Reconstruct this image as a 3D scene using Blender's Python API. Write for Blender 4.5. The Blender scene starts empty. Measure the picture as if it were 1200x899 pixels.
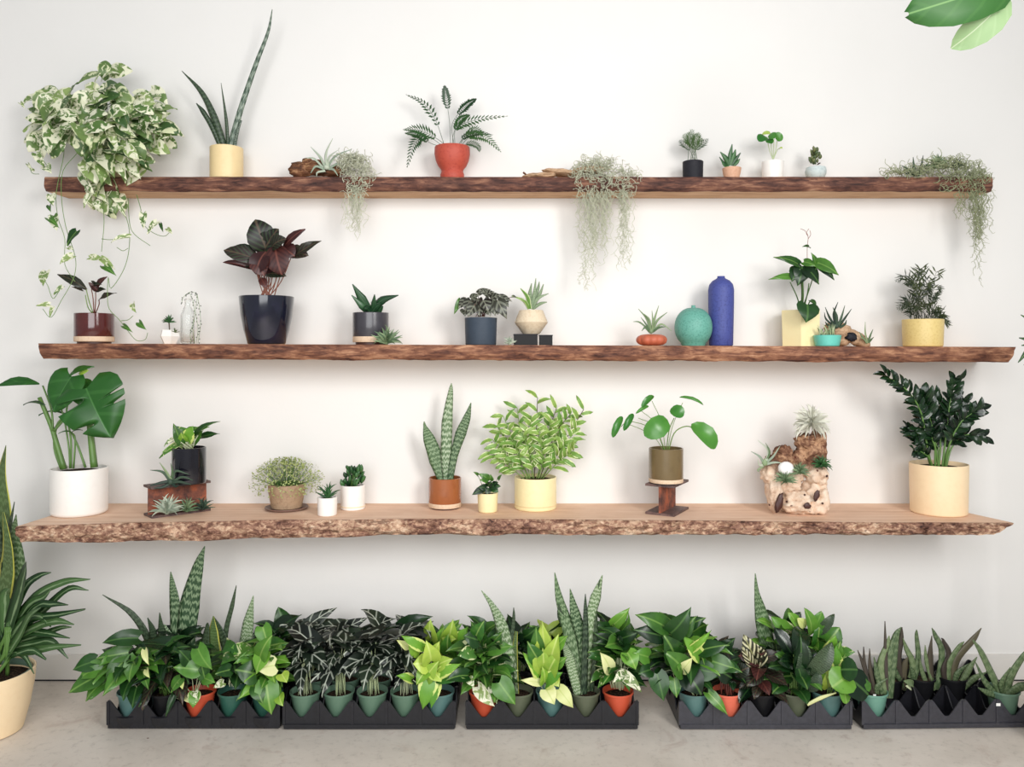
import bpy, bmesh, math, random
from mathutils import Vector, Matrix, noise

scene = bpy.context.scene
COL = scene.collection
random.seed(7)

# ---------------------------------------------------------------- camera, world, lights, exposure
F = 940.0            # focal length in pixels of the 1200 px wide frame
D = 2.64             # camera to back wall, metres
HC = 1.081           # camera height
HY = 412.0           # horizon row in the photograph
cam_d = bpy.data.cameras.new('camera')
cam = bpy.data.objects.new('camera', cam_d)
COL.objects.link(cam)
cam.location = (0, -D, HC)
cam.rotation_euler = (math.radians(90), 0, 0)
cam_d.sensor_width = 36
cam_d.lens = F / 1200 * 36
cam_d.shift_y = -(449.5 - HY) / 1200
scene.camera = cam

scene.view_settings.view_transform = 'Standard'
scene.view_settings.look = 'None'
scene.view_settings.gamma = 1
scene.view_settings.use_curve_mapping = False
scene.view_settings.exposure = 0.4

world = bpy.data.worlds.new('world')
scene.world = world
world.use_nodes = True
bg = world.node_tree.nodes['Background']
bg.inputs[0].default_value = (0.93, 0.97, 1.0, 1)
bg.inputs[1].default_value = 0.28

def area(name, loc, target, sx, sy, power, color, spread=180):
    l = bpy.data.lights.new(name, 'AREA')
    l.shape = 'RECTANGLE'; l.size = sx; l.size_y = sy
    l.energy = power; l.color = color; l.spread = math.radians(spread)
    o = bpy.data.objects.new(name, l)
    COL.objects.link(o)
    o.location = loc
    d = Vector(target) - Vector(loc)
    o.rotation_euler = d.to_track_quat('-Z', 'Y').to_euler()
    return o
area('window_light', (1.55, -3.0, 2.0), (-.35, 0, 0.85), 0.8, 1.3, 20, (1.0, 0.985, 0.965), 112)
area('front_fill_light', (-0.4, -4.0, 1.7), (-.1, 0, .3), 2.6, 2.2, 66, (0.985, 0.99, 1.0), 170)  # broad frontal fill added to brighten the wall and floor

# ---------------------------------------------------------------- pixel to world at a given depth
def S(y):                       # metres per pixel on the plane y
    return (D + y) / F
def W(px, py, y):
    s = (D + y) / F
    return Vector(((px - 600) * s, y, HC - (py - HY) * s))
def WX(px, y):
    return (px - 600) * (D + y) / F
def lerp(a, b, t): return a + (b - a) * t
def U(a, b): return random.uniform(a, b)

# ---------------------------------------------------------------- materials
def lin(v):
    v /= 255.0
    return v / 12.92 if v <= 0.04045 else ((v + 0.055) / 1.055) ** 2.4
def C(r, g, b): return (lin(r), lin(g), lin(b), 1)

MATS = {}
class NT:
    def __init__(s, name):
        s.m = bpy.data.materials.new(name); s.m.use_nodes = True
        s.t = s.m.node_tree; s.n = s.t.nodes; s.l = s.t.links
        s.p = s.n['Principled BSDF']
        MATS[name] = s.m
    def new(s, t, **kw):
        n = s.n.new(t)
        for k, v in kw.items(): setattr(n, k, v)
        return n
    def lk(s, a, b): s.l.new(a, b)
    def math(s, op, a, b=None, c=None, clamp=False):
        n = s.new('ShaderNodeMath', operation=op, use_clamp=clamp)
        for i, v in enumerate((a, b, c)):
            if v is None: continue
            if isinstance(v, (int, float)): n.inputs[i].default_value = v
            else: s.lk(v, n.inputs[i])
        return n.outputs[0]
    def mix(s, fac, a, b, mode='MIX'):
        n = s.new('ShaderNodeMix', data_type='RGBA', blend_type=mode)
        for i, v in ((0, fac), (6, a), (7, b)):
            if isinstance(v, (int, float)): n.inputs[i].default_value = v
            elif isinstance(v, tuple): n.inputs[i].default_value = v
            else: s.lk(v, n.inputs[i])
        return n.outputs[2]
    def coord(s, which='Object', scale=(1, 1, 1)):
        tc = s.new('ShaderNodeTexCoord'); mp = s.new('ShaderNodeMapping')
        mp.inputs['Scale'].default_value = scale
        s.lk(tc.outputs[which], mp.inputs[0])
        return mp.outputs[0]
    def noise(s, vec, scale, detail=3, rough=.5, dist=0):
        n = s.new('ShaderNodeTexNoise')
        n.inputs['Scale'].default_value = scale; n.inputs['Detail'].default_value = detail
        n.inputs['Roughness'].default_value = rough; n.inputs['Distortion'].default_value = dist
        s.lk(vec, n.inputs['Vector'])
        return n.outputs['Fac']
    def ramp(s, fac, stops):
        n = s.new('ShaderNodeValToRGB'); e = n.color_ramp.elements
        while len(e) > 1: e.remove(e[0])
        e[0].position = stops[0][0]; e[0].color = stops[0][1]
        for p, c in stops[1:]:
            x = e.new(p); x.color = c
        s.lk(fac, n.inputs[0])
        return n.outputs[0]
    def smooth(s, v, a, b):
        n = s.new('ShaderNodeMapRange', interpolation_type='SMOOTHSTEP')
        n.inputs['From Min'].default_value = a; n.inputs['From Max'].default_value = b
        s.lk(v, n.inputs['Value'])
        return n.outputs[0]
    def bump(s, h, strength, dist=.002):
        n = s.new('ShaderNodeBump'); n.inputs['Strength'].default_value = strength
        n.inputs['Distance'].default_value = dist
        s.lk(h, n.inputs['Height']); s.lk(n.outputs[0], s.p.inputs['Normal'])
    def base(s, c, rough=.5, spec=.5):
        if isinstance(c, tuple): s.p.inputs['Base Color'].default_value = c
        else: s.lk(c, s.p.inputs['Base Color'])
        s.p.inputs['Roughness'].default_value = rough
        s.p.inputs['Specular IOR Level'].default_value = spec

def ceramic(name, c, rough=.5, c2=None, scale=60, bump=.15, coat=0, fac=(.45, .7), mot=.3):
    t = NT(name); v = t.coord()
    n = t.noise(v, scale, 4, .6)
    col = t.mix(t.math('MULTIPLY', t.smooth(n, *fac), mot if scale < 100 else .9), c, c2) if c2 else c
    t.base(col, rough)
    t.p.inputs['Coat Weight'].default_value = coat
    t.p.inputs['Coat Roughness'].default_value = .08
    if bump: t.bump(n, bump, .001)
    return t.m

def leafmat(name, c1, c2, pat='plain', pc=None, rough=.42, amt=.5, fr=14, tr=.18, rib=None, rw=(.03, .12)):
    t = NT(name)
    uv = t.new('ShaderNodeTexCoord'); sp = t.new('ShaderNodeSeparateXYZ')
    t.lk(uv.outputs['UV'], sp.inputs[0])
    u, v = sp.outputs[0], sp.outputs[1]
    a = t.math('ABSOLUTE', t.math('MULTIPLY_ADD', u, 2, -1))
    oi = t.new('ShaderNodeObjectInfo'); rnd = oi.outputs['Random']
    off = t.new('ShaderNodeVectorMath', operation='MULTIPLY_ADD')
    cmb = t.new('ShaderNodeCombineXYZ')
    for i in range(3): t.lk(rnd, cmb.inputs[i])
    t.lk(uv.outputs['UV'], off.inputs[0]); off.inputs[1].default_value = (1, 1.6, 1)
    sc = t.new('ShaderNodeVectorMath', operation='SCALE'); t.lk(cmb.outputs[0], sc.inputs[0]); sc.inputs['Scale'].default_value = 37
    t.lk(sc.outputs[0], off.inputs[2])
    vec = off.outputs[0]
    n1 = t.noise(vec, 2.2, 2)
    f = t.math('ADD', t.math('MULTIPLY', n1, .8), t.math('MULTIPLY_ADD', rnd, 1.1, -.5), clamp=True)
    col = t.mix(f, c1, c2)
    if pat in ('midrib', 'veins', 'stripes'):
        if pat in ('veins', 'stripes'):
            w = t.math('ADD', v, t.math('MULTIPLY', a, -.32 if pat == 'veins' else -.4))
            s = t.math('SINE', t.math('MULTIPLY', w, fr * 3.0))
            lo = .72 if pat == 'veins' else .1
            col = t.mix(t.math('MULTIPLY', t.smooth(s, lo, lo + .3), amt), col, pc)
        m = t.math('SUBTRACT', 1, t.smooth(a, *rw))
        col = t.mix(t.math('MULTIPLY', m, .85 if pat != 'midrib' else .5), col, rib or pc)
    elif pat == 'marble':
        n2 = t.noise(vec, 2.4, 2, .5, .8)
        col = t.mix(t.smooth(n2, .62 - amt * .25, .70 - amt * .25), col, pc)
        e = t.smooth(t.math('ADD', a, t.math('MULTIPLY', n2, .5)), 1.02, 1.12)
        col = t.mix(t.math('MULTIPLY', e, .8), col, pc)
    elif pat == 'edge':
        n2 = t.noise(vec, 4, 2)
        e = t.smooth(t.math('ADD', a, t.math('MULTIPLY_ADD', n2, .5, -.25)), .95 - amt, 1.0 - amt)
        col = t.mix(e, col, pc)
    elif pat in ('bands', 'bandedge'):
        n2 = t.noise(vec, 8, 4, .65)
        w = t.math('ADD', t.math('MULTIPLY', v, fr), t.math('MULTIPLY', n2, 2.6))
        s = t.math('SINE', t.math('MULTIPLY', w, 6.283))
        col = t.mix(t.math('MULTIPLY', t.smooth(s, -.1, .6), amt), col, pc)
        if pat == 'bandedge':
            col = t.mix(t.smooth(a, .72, .82), col, rib)
    elif pat == 'centre':
        n2 = t.noise(vec, 5, 3)
        e = t.smooth(t.math('ADD', a, t.math('MULTIPLY', n2, .6)), amt + .35, amt + .15)
        col = t.mix(e, col, pc)
    t.base(col, rough, .5)
    if tr:
        tl = t.new('ShaderNodeBsdfTranslucent'); mx = t.new('ShaderNodeMixShader')
        t.lk(col, tl.inputs[0]); mx.inputs[0].default_value = tr
        t.lk(t.p.outputs[0], mx.inputs[1]); t.lk(tl.outputs[0], mx.inputs[2])
        t.lk(mx.outputs[0], t.n['Material Output'].inputs[0])
    return t.m

def M(n): return MATS[n]

# setting
t = NT('plaster'); v = t.coord(); n = t.noise(v, 5, 5, .6)
t.base(t.mix(n, C(228, 226, 222), C(232, 230, 227)), .75, .25); t.bump(t.noise(v, 45, 4, .6), .12, .003)
t = NT('painted_trim'); v = t.coord(); t.base(t.mix(t.noise(v, 7, 3), C(218, 214, 208), C(224, 221, 216)), .6)
t = NT('concrete'); v = t.coord()
n1 = t.noise(v, 2.6, 6, .62, .4); n2 = t.noise(v, 38, 4, .7); n3 = t.noise(v, 9, 5, .7, .8)
col = t.ramp(n1, [(.28, C(196, 187, 176)), (.5, C(214, 205, 194)), (.72, C(226, 217, 207))])
col = t.mix(t.math('MULTIPLY', t.smooth(n3, .55, .72), .4), col, C(172, 148, 136))
col = t.mix(t.math('MULTIPLY', t.smooth(n2, .5, .75), .35), col, C(146, 137, 128))
n4 = t.noise(v, 14, 2, .5)
col = t.mix(t.smooth(n4, .77, .79), col, C(96, 52, 40))
t.base(col, .55, .4); t.bump(n2, .2, .002)

def wood(name, stops, sx=1.5, sc=9, bump=.4, spots=None, rough=.7, detail=6):
    t = NT(name); v = t.coord('Object', (sx, 9, 9))
    n = t.noise(v, sc, detail, .65, .6); n2 = t.noise(t.coord('Object', (2.2, 3, 4)), 3.2, 4, .6, .5)
    f = t.math('ADD', t.math('MULTIPLY', n, .62), t.math('MULTIPLY', n2, .38))
    col = t.ramp(f, stops)
    if spots:
        b = t.noise(t.coord('Object', (14, 30, 30)), 2.4, 4, .7)
        col = t.mix(t.math('MULTIPLY', t.smooth(b, .52, .62), .7), col, spots)
    t.base(col, rough, .3); t.bump(n, bump, .004)
wood('dark_bark', [(.36, C(46, 29, 26)), (.45, C(80, 51, 44)), (.53, C(112, 74, 60)), (.6, C(146, 104, 82)), (.68, C(180, 142, 116))])
wood('brown_bark', [(.36, C(54, 32, 27)), (.44, C(94, 58, 45)), (.52, C(132, 88, 66)), (.6, C(172, 126, 96)), (.68, C(202, 164, 134))])
wood('rough_bark', [(.36, C(56, 36, 31)), (.44, C(116, 80, 66)), (.51, C(160, 122, 100)), (.58, C(200, 166, 138)), (.66, C(228, 202, 176))], sx=6, sc=9, bump=1, spots=C(92, 62, 48))
wood('sapwood', [(.35, C(168, 124, 88)), (.5, C(200, 158, 120)), (.65, C(216, 178, 142))], sx=.5, bump=.1)
wood('pale_plank', [(.35, C(210, 170, 140)), (.5, C(228, 192, 165)), (.65, C(238, 208, 184))], sx=.35, sc=6, bump=.08)
wood('driftwood_tan', [(.38, C(134, 104, 80)), (.5, C(190, 156, 124)), (.62, C(220, 190, 158))], sx=4, bump=.6)
wood('driftwood_dark', [(.38, C(54, 34, 24)), (.5, C(112, 72, 48)), (.62, C(178, 136, 98))], sx=3, bump=.6)
t = NT('burl'); v = t.coord()
n = t.noise(v, 26, 6, .7, .8); z = t.new('ShaderNodeSeparateXYZ'); t.lk(v, z.inputs[0])
zf = t.smooth(t.math('ADD', z.outputs[2], t.math('MULTIPLY_ADD', t.noise(v, 12, 3), .06, -.03)), .125, .16)
ca = t.ramp(n, [(.3, C(158, 116, 94)), (.42, C(216, 186, 160)), (.6, C(236, 214, 192))])
cb = t.ramp(n, [(.34, C(62, 38, 30)), (.48, C(118, 80, 60)), (.6, C(184, 144, 112))])
vo = t.new('ShaderNodeTexVoronoi'); vo.inputs['Scale'].default_value = 30; t.lk(v, vo.inputs['Vector'])
col = t.mix(t.smooth(vo.outputs['Distance'], .15, .08), t.mix(zf, ca, cb), C(90, 44, 32))
t.base(col, .75, .3); t.bump(n, .7, .006)

t = NT('rust'); v = t.coord(); n = t.noise(v, 22, 5, .7)
t.base(t.ramp(n, [(.35, C(84, 58, 54)), (.5, C(134, 82, 66)), (.65, C(176, 98, 68))]), .75, .3); t.p.inputs['Metallic'].default_value = .15; t.bump(n, .4, .002)
t = NT('dark_steel'); v = t.coord(); n = t.noise(v, 30, 4, .7)
t.base(t.ramp(n, [(.35, C(72, 58, 58)), (.65, C(124, 98, 92))]), .6); t.p.inputs['Metallic'].default_value = .3
t = NT('potting_soil'); v = t.coord(); n = t.noise(v, 160, 4, .7)
t.base(t.ramp(n, [(.4, C(26, 20, 16)), (.55, C(56, 42, 32)), (.68, C(110, 88, 68))]), .95, .1); t.bump(n, 1, .004)
t = NT('tray_plastic'); v = t.coord(); n = t.noise(v, 90, 3)
t.base(t.mix(n, C(16, 16, 19), C(34, 34, 40)), .38, .5)
t = NT('tray_plastic_lit'); v = t.coord(); n = t.noise(v, 90, 3)  # lighter copy of the black plastic, tray front highlights put into the colour
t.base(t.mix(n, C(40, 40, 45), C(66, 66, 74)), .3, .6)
t = NT('glass'); t.base((.95, .98, .97, 1), .02); t.p.inputs['Transmission Weight'].default_value = .92; t.p.inputs['IOR'].default_value = 1.3
t.p.inputs['Alpha'].default_value = .55

# ceramics
ceramic('cream_glaze', C(232, 208, 158), .45, C(222, 194, 142))
ceramic('butter_glaze', C(242, 228, 178), .4, C(236, 216, 160))
ceramic('peach_glaze', C(246, 220, 180), .45, C(238, 208, 164))
ceramic('ivory_matt', C(240, 222, 190), .6, C(232, 210, 176))
ceramic('white_glaze', C(246, 242, 236), .3, C(240, 234, 226))
ceramic('red_clay', C(182, 76, 58), .6, C(166, 62, 48), 120)
ceramic('black_glaze', C(16, 15, 24), .12, C(26, 24, 38), 40, .05, .5)
ceramic('navy_glaze', C(20, 22, 38), .13, C(38, 34, 62), 20, .05, .6)
ceramic('burgundy_glaze', C(84, 34, 32), .14, C(62, 24, 26), 30, .05, .6)
ceramic('charcoal_glaze', C(62, 60, 66), .3, C(44, 40, 44), 30, .1, .3)
ceramic('slate_matt', C(62, 72, 84), .5, C(50, 60, 72), 60)
ceramic('black_matt', C(38, 38, 44), .6, C(54, 52, 56), 90)
ceramic('copper_glaze', C(158, 92, 52), .25, C(128, 70, 40), 30, .1, .4)
ceramic('olive_glaze', C(112, 94, 62), .28, C(88, 72, 46), 30, .1, .4)
ceramic('brown_clay', C(168, 140, 112), .6, C(146, 118, 92), 120)
ceramic('saucer_brown', C(120, 92, 80), .45)
ceramic('bare_clay', C(226, 200, 172), .7, C(214, 184, 154), 140)
ceramic('dark_clay', C(70, 40, 34), .5)
ceramic('pink_clay', C(222, 176, 146), .65, C(210, 160, 130), 120)
ceramic('pale_blue_stone', C(200, 210, 208), .6, C(176, 190, 190), 110)
ceramic('teal_speckle', C(100, 162, 146), .55, C(72, 134, 122), 180, .3)
ceramic('turquoise_glaze', C(104, 196, 180), .4, C(84, 176, 164), 90)
ceramic('cobalt_matt', C(66, 76, 144), .6, C(50, 58, 122), 160, .4)
ceramic('yellow_glaze', C(222, 198, 132), .45, C(210, 184, 116), 160)
ceramic('terracotta_shell', C(190, 100, 72), .55, C(164, 74, 52), 90)
ceramic('sandstone', C(222, 204, 176), .65, C(206, 184, 152), 120)
ceramic('black_gloss', C(14, 13, 14), .4, C(20, 18, 20))
ceramic('green_plastic', C(94, 122, 102), .4, C(78, 108, 90), 50, .05)
ceramic('teal_plastic', C(88, 122, 118), .4, C(72, 106, 104), 50, .05)
ceramic('deep_green_plastic', C(50, 94, 80), .4, C(30, 70, 60), 50, .05)
ceramic('mint_plastic', C(110, 156, 138), .4, C(92, 138, 122), 50, .05)
ceramic('olive_plastic', C(92, 98, 78), .4, C(76, 82, 64), 50, .05)
ceramic('terracotta_plastic', C(200, 84, 56), .45, C(184, 70, 46), 50, .05)
ceramic('coral_plastic', C(226, 112, 86), .45, C(210, 92, 70), 50, .05)
ceramic('black_plastic', C(24, 24, 26), .35, C(34, 34, 36), 50, .05)
ceramic('white_shell', C(240, 238, 236), .4)
ceramic('plant_label_white', C(240, 240, 236), .5)

for _n in ('black_gloss', 'black_matt', 'black_plastic', 'slate_matt'):
    MATS[_n].node_tree.nodes['Principled BSDF'].inputs['Specular IOR Level'].default_value = .2

# leaves
leafmat('marble_leaf', C(88, 120, 60), C(150, 172, 104), 'marble', C(236, 236, 208), amt=.62)
leafmat('marble_green', C(62, 94, 48), C(122, 148, 82), 'marble', C(222, 226, 184), amt=.3)
leafmat('pothos_leaf', C(30, 68, 26), C(88, 140, 52), 'midrib', C(140, 180, 90), .32)
leafmat('pothos_marble', C(50, 98, 38), C(100, 152, 56), 'marble', C(222, 230, 172), .34, amt=.12)
leafmat('deep_green_leaf', C(13, 38, 18), C(42, 84, 34), 'midrib', C(96, 138, 70), .35)  # darkened so shade inside the back-row foliage is put into the colour
leafmat('bright_leaf', C(48, 102, 34), C(112, 164, 58), 'midrib', C(170, 200, 110), .34)
leafmat('lime_leaf', C(118, 164, 50), C(192, 214, 92), 'midrib', C(220, 234, 140), .36)
leafmat('cream_leaf', C(214, 222, 140), C(236, 236, 178), 'midrib', C(190, 206, 110), .4)
leafmat('lime_edge_leaf', C(92, 150, 48), C(128, 180, 62), 'edge', C(214, 228, 130), .36, amt=.35)
leafmat('alocasia_leaf', C(14, 22, 18), C(42, 56, 40), 'veins', C(196, 204, 186), .4, amt=.55, fr=6.5, rw=(.02, .08), rib=C(206, 212, 196))
leafmat('calathea_dark', C(20, 22, 17), C(52, 34, 33), 'stripes', C(52, 68, 44), .38, amt=.7, fr=12, rib=C(88, 72, 56))
leafmat('calathea_red', C(54, 24, 25), C(88, 48, 43), 'stripes', C(50, 22, 24), .42, amt=.6, fr=12, rib=C(120, 70, 60))
leafmat('calathea_stripe', C(36, 46, 28), C(84, 70, 40), 'stripes', C(214, 210, 170), .38, amt=.95, fr=10, rib=C(150, 150, 100))
leafmat('peperomia_leaf', C(44, 40, 36), C(66, 70, 56), 'stripes', C(132, 136, 120), .35, amt=.7, fr=6, rib=C(140, 140, 124))
leafmat('monstera_leaf', C(24, 74, 28), C(52, 108, 40), 'veins', C(70, 124, 60), .35, amt=.35, fr=5, rw=(.008, .035))
leafmat('zz_leaf', C(9, 26, 14), C(26, 52, 27), 'midrib', C(48, 84, 42), .25, tr=.08)
leafmat('pilea_leaf', C(48, 112, 42), C(86, 146, 58), 'plain', rough=.3)
leafmat('fern_leaf', C(26, 60, 28), C(60, 100, 46), 'plain')
leafmat('palm_leaf', C(30, 46, 26), C(70, 80, 44), 'plain')
leafmat('small_palm_leaf', C(32, 66, 28), C(80, 110, 52), 'plain')
leafmat('variegated_leaf', C(104, 148, 62), C(150, 180, 90), 'edge', C(228, 234, 184), amt=.3)
leafmat('snake_leaf', C(46, 74, 46), C(78, 104, 66), 'bands', C(150, 172, 134), .4, amt=.65, fr=21, tr=.04)
leafmat('snake_light', C(72, 100, 64), C(108, 132, 90), 'bands', C(188, 202, 172), .4, amt=.75, fr=24, tr=.04)
leafmat('snake_dark', C(28, 46, 32), C(54, 70, 46), 'bands', C(100, 122, 92), .4, amt=.45, fr=20, tr=.04)
leafmat('snake_yellow', C(52, 76, 40), C(80, 104, 56), 'bandedge', C(110, 136, 88), .4, amt=.6, fr=20, tr=.04, rib=C(206, 204, 96))
leafmat('cylinder_snake', C(44, 64, 52), C(72, 92, 76), 'bands', C(160, 172, 156), .45, amt=.7, fr=16, tr=0)
leafmat('dracaena_leaf', C(34, 66, 32), C(78, 112, 62), 'centre', C(132, 158, 114), .38, amt=.2)
leafmat('aloe_leaf', C(66, 88, 56), C(106, 124, 84), 'bands', C(146, 160, 122), .45, amt=.4, fr=9, tr=.03)
leafmat('aloe_brown', C(64, 56, 50), C(92, 86, 66), 'plain', rough=.45, tr=.03)
leafmat('air_silver', C(150, 166, 146), C(198, 206, 186), 'plain', rough=.7, tr=.1)
leafmat('air_green', C(88, 116, 82), C(150, 170, 128), 'plain', rough=.6, tr=.1)
leafmat('air_dark', C(38, 56, 46), C(82, 104, 82), 'plain', rough=.6, tr=.1)
leafmat('air_pale', C(206, 206, 190), C(236, 236, 222), 'plain', rough=.7, tr=.1)
leafmat('succulent_green', C(36, 76, 40), C(72, 118, 66), 'plain', rough=.35, tr=.05)
leafmat('succulent_olive', C(74, 92, 56), C(116, 122, 76), 'plain', rough=.4, tr=.05)
leafmat('gasteria_leaf', C(26, 58, 36), C(52, 90, 56), 'midrib', C(84, 118, 80), .35, tr=.04)
leafmat('fluff_leaf', C(122, 140, 74), C(194, 202, 132), 'plain', tr=.1)
leafmat('moss_pale', C(176, 180, 152), C(208, 210, 186), 'plain', rough=.85, tr=.1)
leafmat('moss_olive', C(142, 150, 112), C(180, 186, 148), 'plain', rough=.85, tr=.1)
leafmat('rubber_leaf', C(38, 88, 38), C(58, 108, 48), 'veins', C(84, 134, 66), .45, amt=.25, fr=8, tr=.2, rib=C(120, 164, 96), rw=(.01, .05))
leafmat('rubber_underside', C(128, 162, 112), C(154, 182, 132), 'veins', C(170, 194, 148), .6, amt=.3, fr=8, tr=.2, rib=C(200, 212, 180), rw=(.01, .05))
leafmat('stem_green', C(84, 124, 56), C(128, 156, 82), 'plain', tr=0)
leafmat('stem_pale', C(182, 196, 150), C(206, 212, 176), 'plain', tr=0)
leafmat('stem_dark', C(58, 44, 34), C(92, 76, 54), 'plain', tr=0)
leafmat('stem_red', C(112, 56, 48), C(142, 88, 70), 'plain', tr=0)
leafmat('stem_thick', C(62, 96, 44), C(100, 136, 66), 'plain', tr=0)

# ---------------------------------------------------------------- mesh helpers
class MB:
    def __init__(s): s.v = []; s.f = []; s.uv = []
    def add(s, verts, faces, uvs=None):
        o = len(s.v)
        s.v += [tuple(p) for p in verts]
        s.f += [tuple(i + o for i in f) for f in faces]
        s.uv += list(uvs) if uvs else [(.5, .5)] * len(verts)
    def mesh(s, name, mat, origin=Vector((0, 0, 0)), sharp=None):
        m = bpy.data.meshes.new(name)
        m.from_pydata([(x - origin[0], y - origin[1], z - origin[2]) for x, y, z in s.v], [], s.f)
        ul = m.uv_layers.new(name='UVMap')
        idx = [0] * len(m.loops); m.loops.foreach_get('vertex_index', idx)
        flat = []
        for i in idx: flat += s.uv[i]
        ul.data.foreach_set('uv', flat)
        m.materials.append(mat)
        m.polygons.foreach_set('use_smooth', [True] * len(m.polygons))
        if sharp is not None: m.set_sharp_from_angle(angle=math.radians(sharp))
        return m

def link(name, mesh, parent=None, loc=None):
    o = bpy.data.objects.new(name, mesh)
    COL.objects.link(o)
    if parent: o.parent = parent
    if loc is not None: o.location = loc
    return o
def tag(o, label, cat, group=None, kind=None):
    o['label'] = label; o['category'] = cat
    if group: o['group'] = group
    if kind: o['kind'] = kind
    return o

def lathe(mb, prof, cx=0, cy=0, cz=0, seg=40, cap_top=False, cap_bot=False, fn=None):
    n = len(prof); vs = []; fs = []; us = []
    for j, (r, z) in enumerate(prof):
        for i in range(seg):
            a = 2 * math.pi * i / seg
            rr = r * (fn(a, z) if fn else 1)
            vs.append((cx + rr * math.cos(a), cy + rr * math.sin(a), cz + z)); us.append((i / seg, j / max(1, n - 1)))
    for j in range(n - 1):
        for i in range(seg):
            k = (i + 1) % seg
            fs.append((j * seg + i, j * seg + k, (j + 1) * seg + k, (j + 1) * seg + i))
    if cap_bot: fs.append(tuple(reversed(range(seg))))
    if cap_top: fs.append(tuple((n - 1) * seg + i for i in range(seg)))
    mb.add(vs, fs, us)

def box(mb, x0, x1, y0, y1, z0, z1, mat=None):
    vs = [Vector(p) for p in ((x0, y0, z0), (x1, y0, z0), (x1, y1, z0), (x0, y1, z0), (x0, y0, z1), (x1, y0, z1), (x1, y1, z1), (x0, y1, z1))]
    if mat: vs = [mat @ p for p in vs]
    mb.add(vs, [(0, 3, 2, 1), (4, 5, 6, 7), (0, 1, 5, 4), (1, 2, 6, 5), (2, 3, 7, 6), (3, 0, 4, 7)])

def smoothpath(pts, sub=4):
    if len(pts) < 3: 
        return [Vector(pts[0]).lerp(Vector(pts[1]), i / sub) for i in range(sub + 1)]
    P = [Vector(p) for p in pts]
    P = [P[0] * 2 - P[1]] + P + [P[-1] * 2 - P[-2]]
    out = []
    for i in range(1, len(P) - 2):
        for k in range(sub):
            t = k / sub
            a, b, c, d = P[i - 1], P[i], P[i + 1], P[i + 2]
            out.append(.5 * ((2 * b) + (c - a) * t + (2 * a - 5 * b + 4 * c - d) * t * t + (3 * b - a - 3 * c + d) * t ** 3))
    out.append(P[-2])
    return out

def tube(mb, pts, r0, r1=None, sides=5, capped=True):
    if r1 is None: r1 = r0
    pts = [Vector(p) for p in pts]; n = len(pts); vs = []; fs = []; us = []
    up = Vector((0.13, 1, 0.07))
    for i, p in enumerate(pts):
        d = (pts[min(i + 1, n - 1)] - pts[max(i - 1, 0)])
        if d.length < 1e-9: d = Vector((0, 0, 1))
        d.normalize()
        x = d.cross(up)
        if x.length < 1e-4: x = d.cross(Vector((1, 0, 0)))
        x.normalize(); y = d.cross(x)
        r = lerp(r0, r1, i / max(1, n - 1))
        for k in range(sides):
            a = 2 * math.pi * k / sides
            vs.append(p + x * (r * math.cos(a)) + y * (r * math.sin(a))); us.append((.5, i / max(1, n - 1)))
    for i in range(n - 1):
        for k in range(sides):
            q = (k + 1) % sides
            fs.append((i * sides + k, i * sides + q, (i + 1) * sides + q, (i + 1) * sides + k))
    if capped:
        fs.append(tuple(reversed(range(sides)))); fs.append(tuple((n - 1) * sides + k for k in range(sides)))
    mb.add(vs, fs, us)

def ribbon(mb, pts, widths, face, thick=.12, trough=0.0):
    """closed lens-section blade along 3D pts, broad side turned to 'face'"""
    pts = [Vector(p) for p in pts]; n = len(pts); vs = []; fs = []; us = []
    ring = [(-1, 0), (-.5, 1), (.5, 1), (1, 0), (.5, -.6), (-.5, -.6)]
    for i, p in enumerate(pts):
        d = (pts[min(i + 1, n - 1)] - pts[max(i - 1, 0)]).normalized()
        x = d.cross(face)
        if x.length < 1e-4: x = Vector((1, 0, 0))
        x.normalize(); z = x.cross(d)
        w = max(widths[i] * .5, 1e-5)
        for s, q in ring:
            vs.append(p + x * (s * w) + z * (q * w * thick - trough * w * (1 - s * s)))
            us.append(((s + 1) / 2, i / (n - 1)))
    for i in range(n - 1):
        for k in range(6):
            q = (k + 1) % 6
            fs.append((i * 6 + k, (i + 1) * 6 + k, (i + 1) * 6 + q, i * 6 + q))
    mb.add(vs, fs, us)

# ---------------------------------------------------------------- unit leaves (base at 0, tip at y=1, width 1)
PROF = {
    'heart': [(0, .56), (.1, .86), (.24, 1), (.42, .93), (.6, .7), (.78, .4), (.92, .13), (1, 0)],
    'oval': [(0, .06), (.1, .45), (.28, .86), (.5, 1), (.7, .88), (.86, .55), (.95, .26), (1, 0)],
    'lance': [(0, .1), (.12, .5), (.3, .92), (.48, 1), (.66, .8), (.82, .48), (.94, .18), (1, 0)],
    'round': [(0, .02), (.06, .5), (.2, .82), (.5, 1), (.75, .86), (.9, .6), (.97, .3), (1, .02)],
    'ellip': [(0, .1), (.08, .52), (.25, .88), (.5, 1), (.72, .94), (.88, .7), (.96, .42), (1, .1)],
    'arrow': [(0, .5), (.08, .8), (.2, .98), (.36, 1), (.55, .74), (.75, .42), (.9, .16), (1, 0)],
    'obov': [(0, .1), (.15, .3), (.35, .62), (.6, .95), (.75, 1), (.88, .8), (.96, .42), (1, 0)],
}
LOBE = {'heart': .16, 'arrow': .34}
_um = {}
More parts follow.
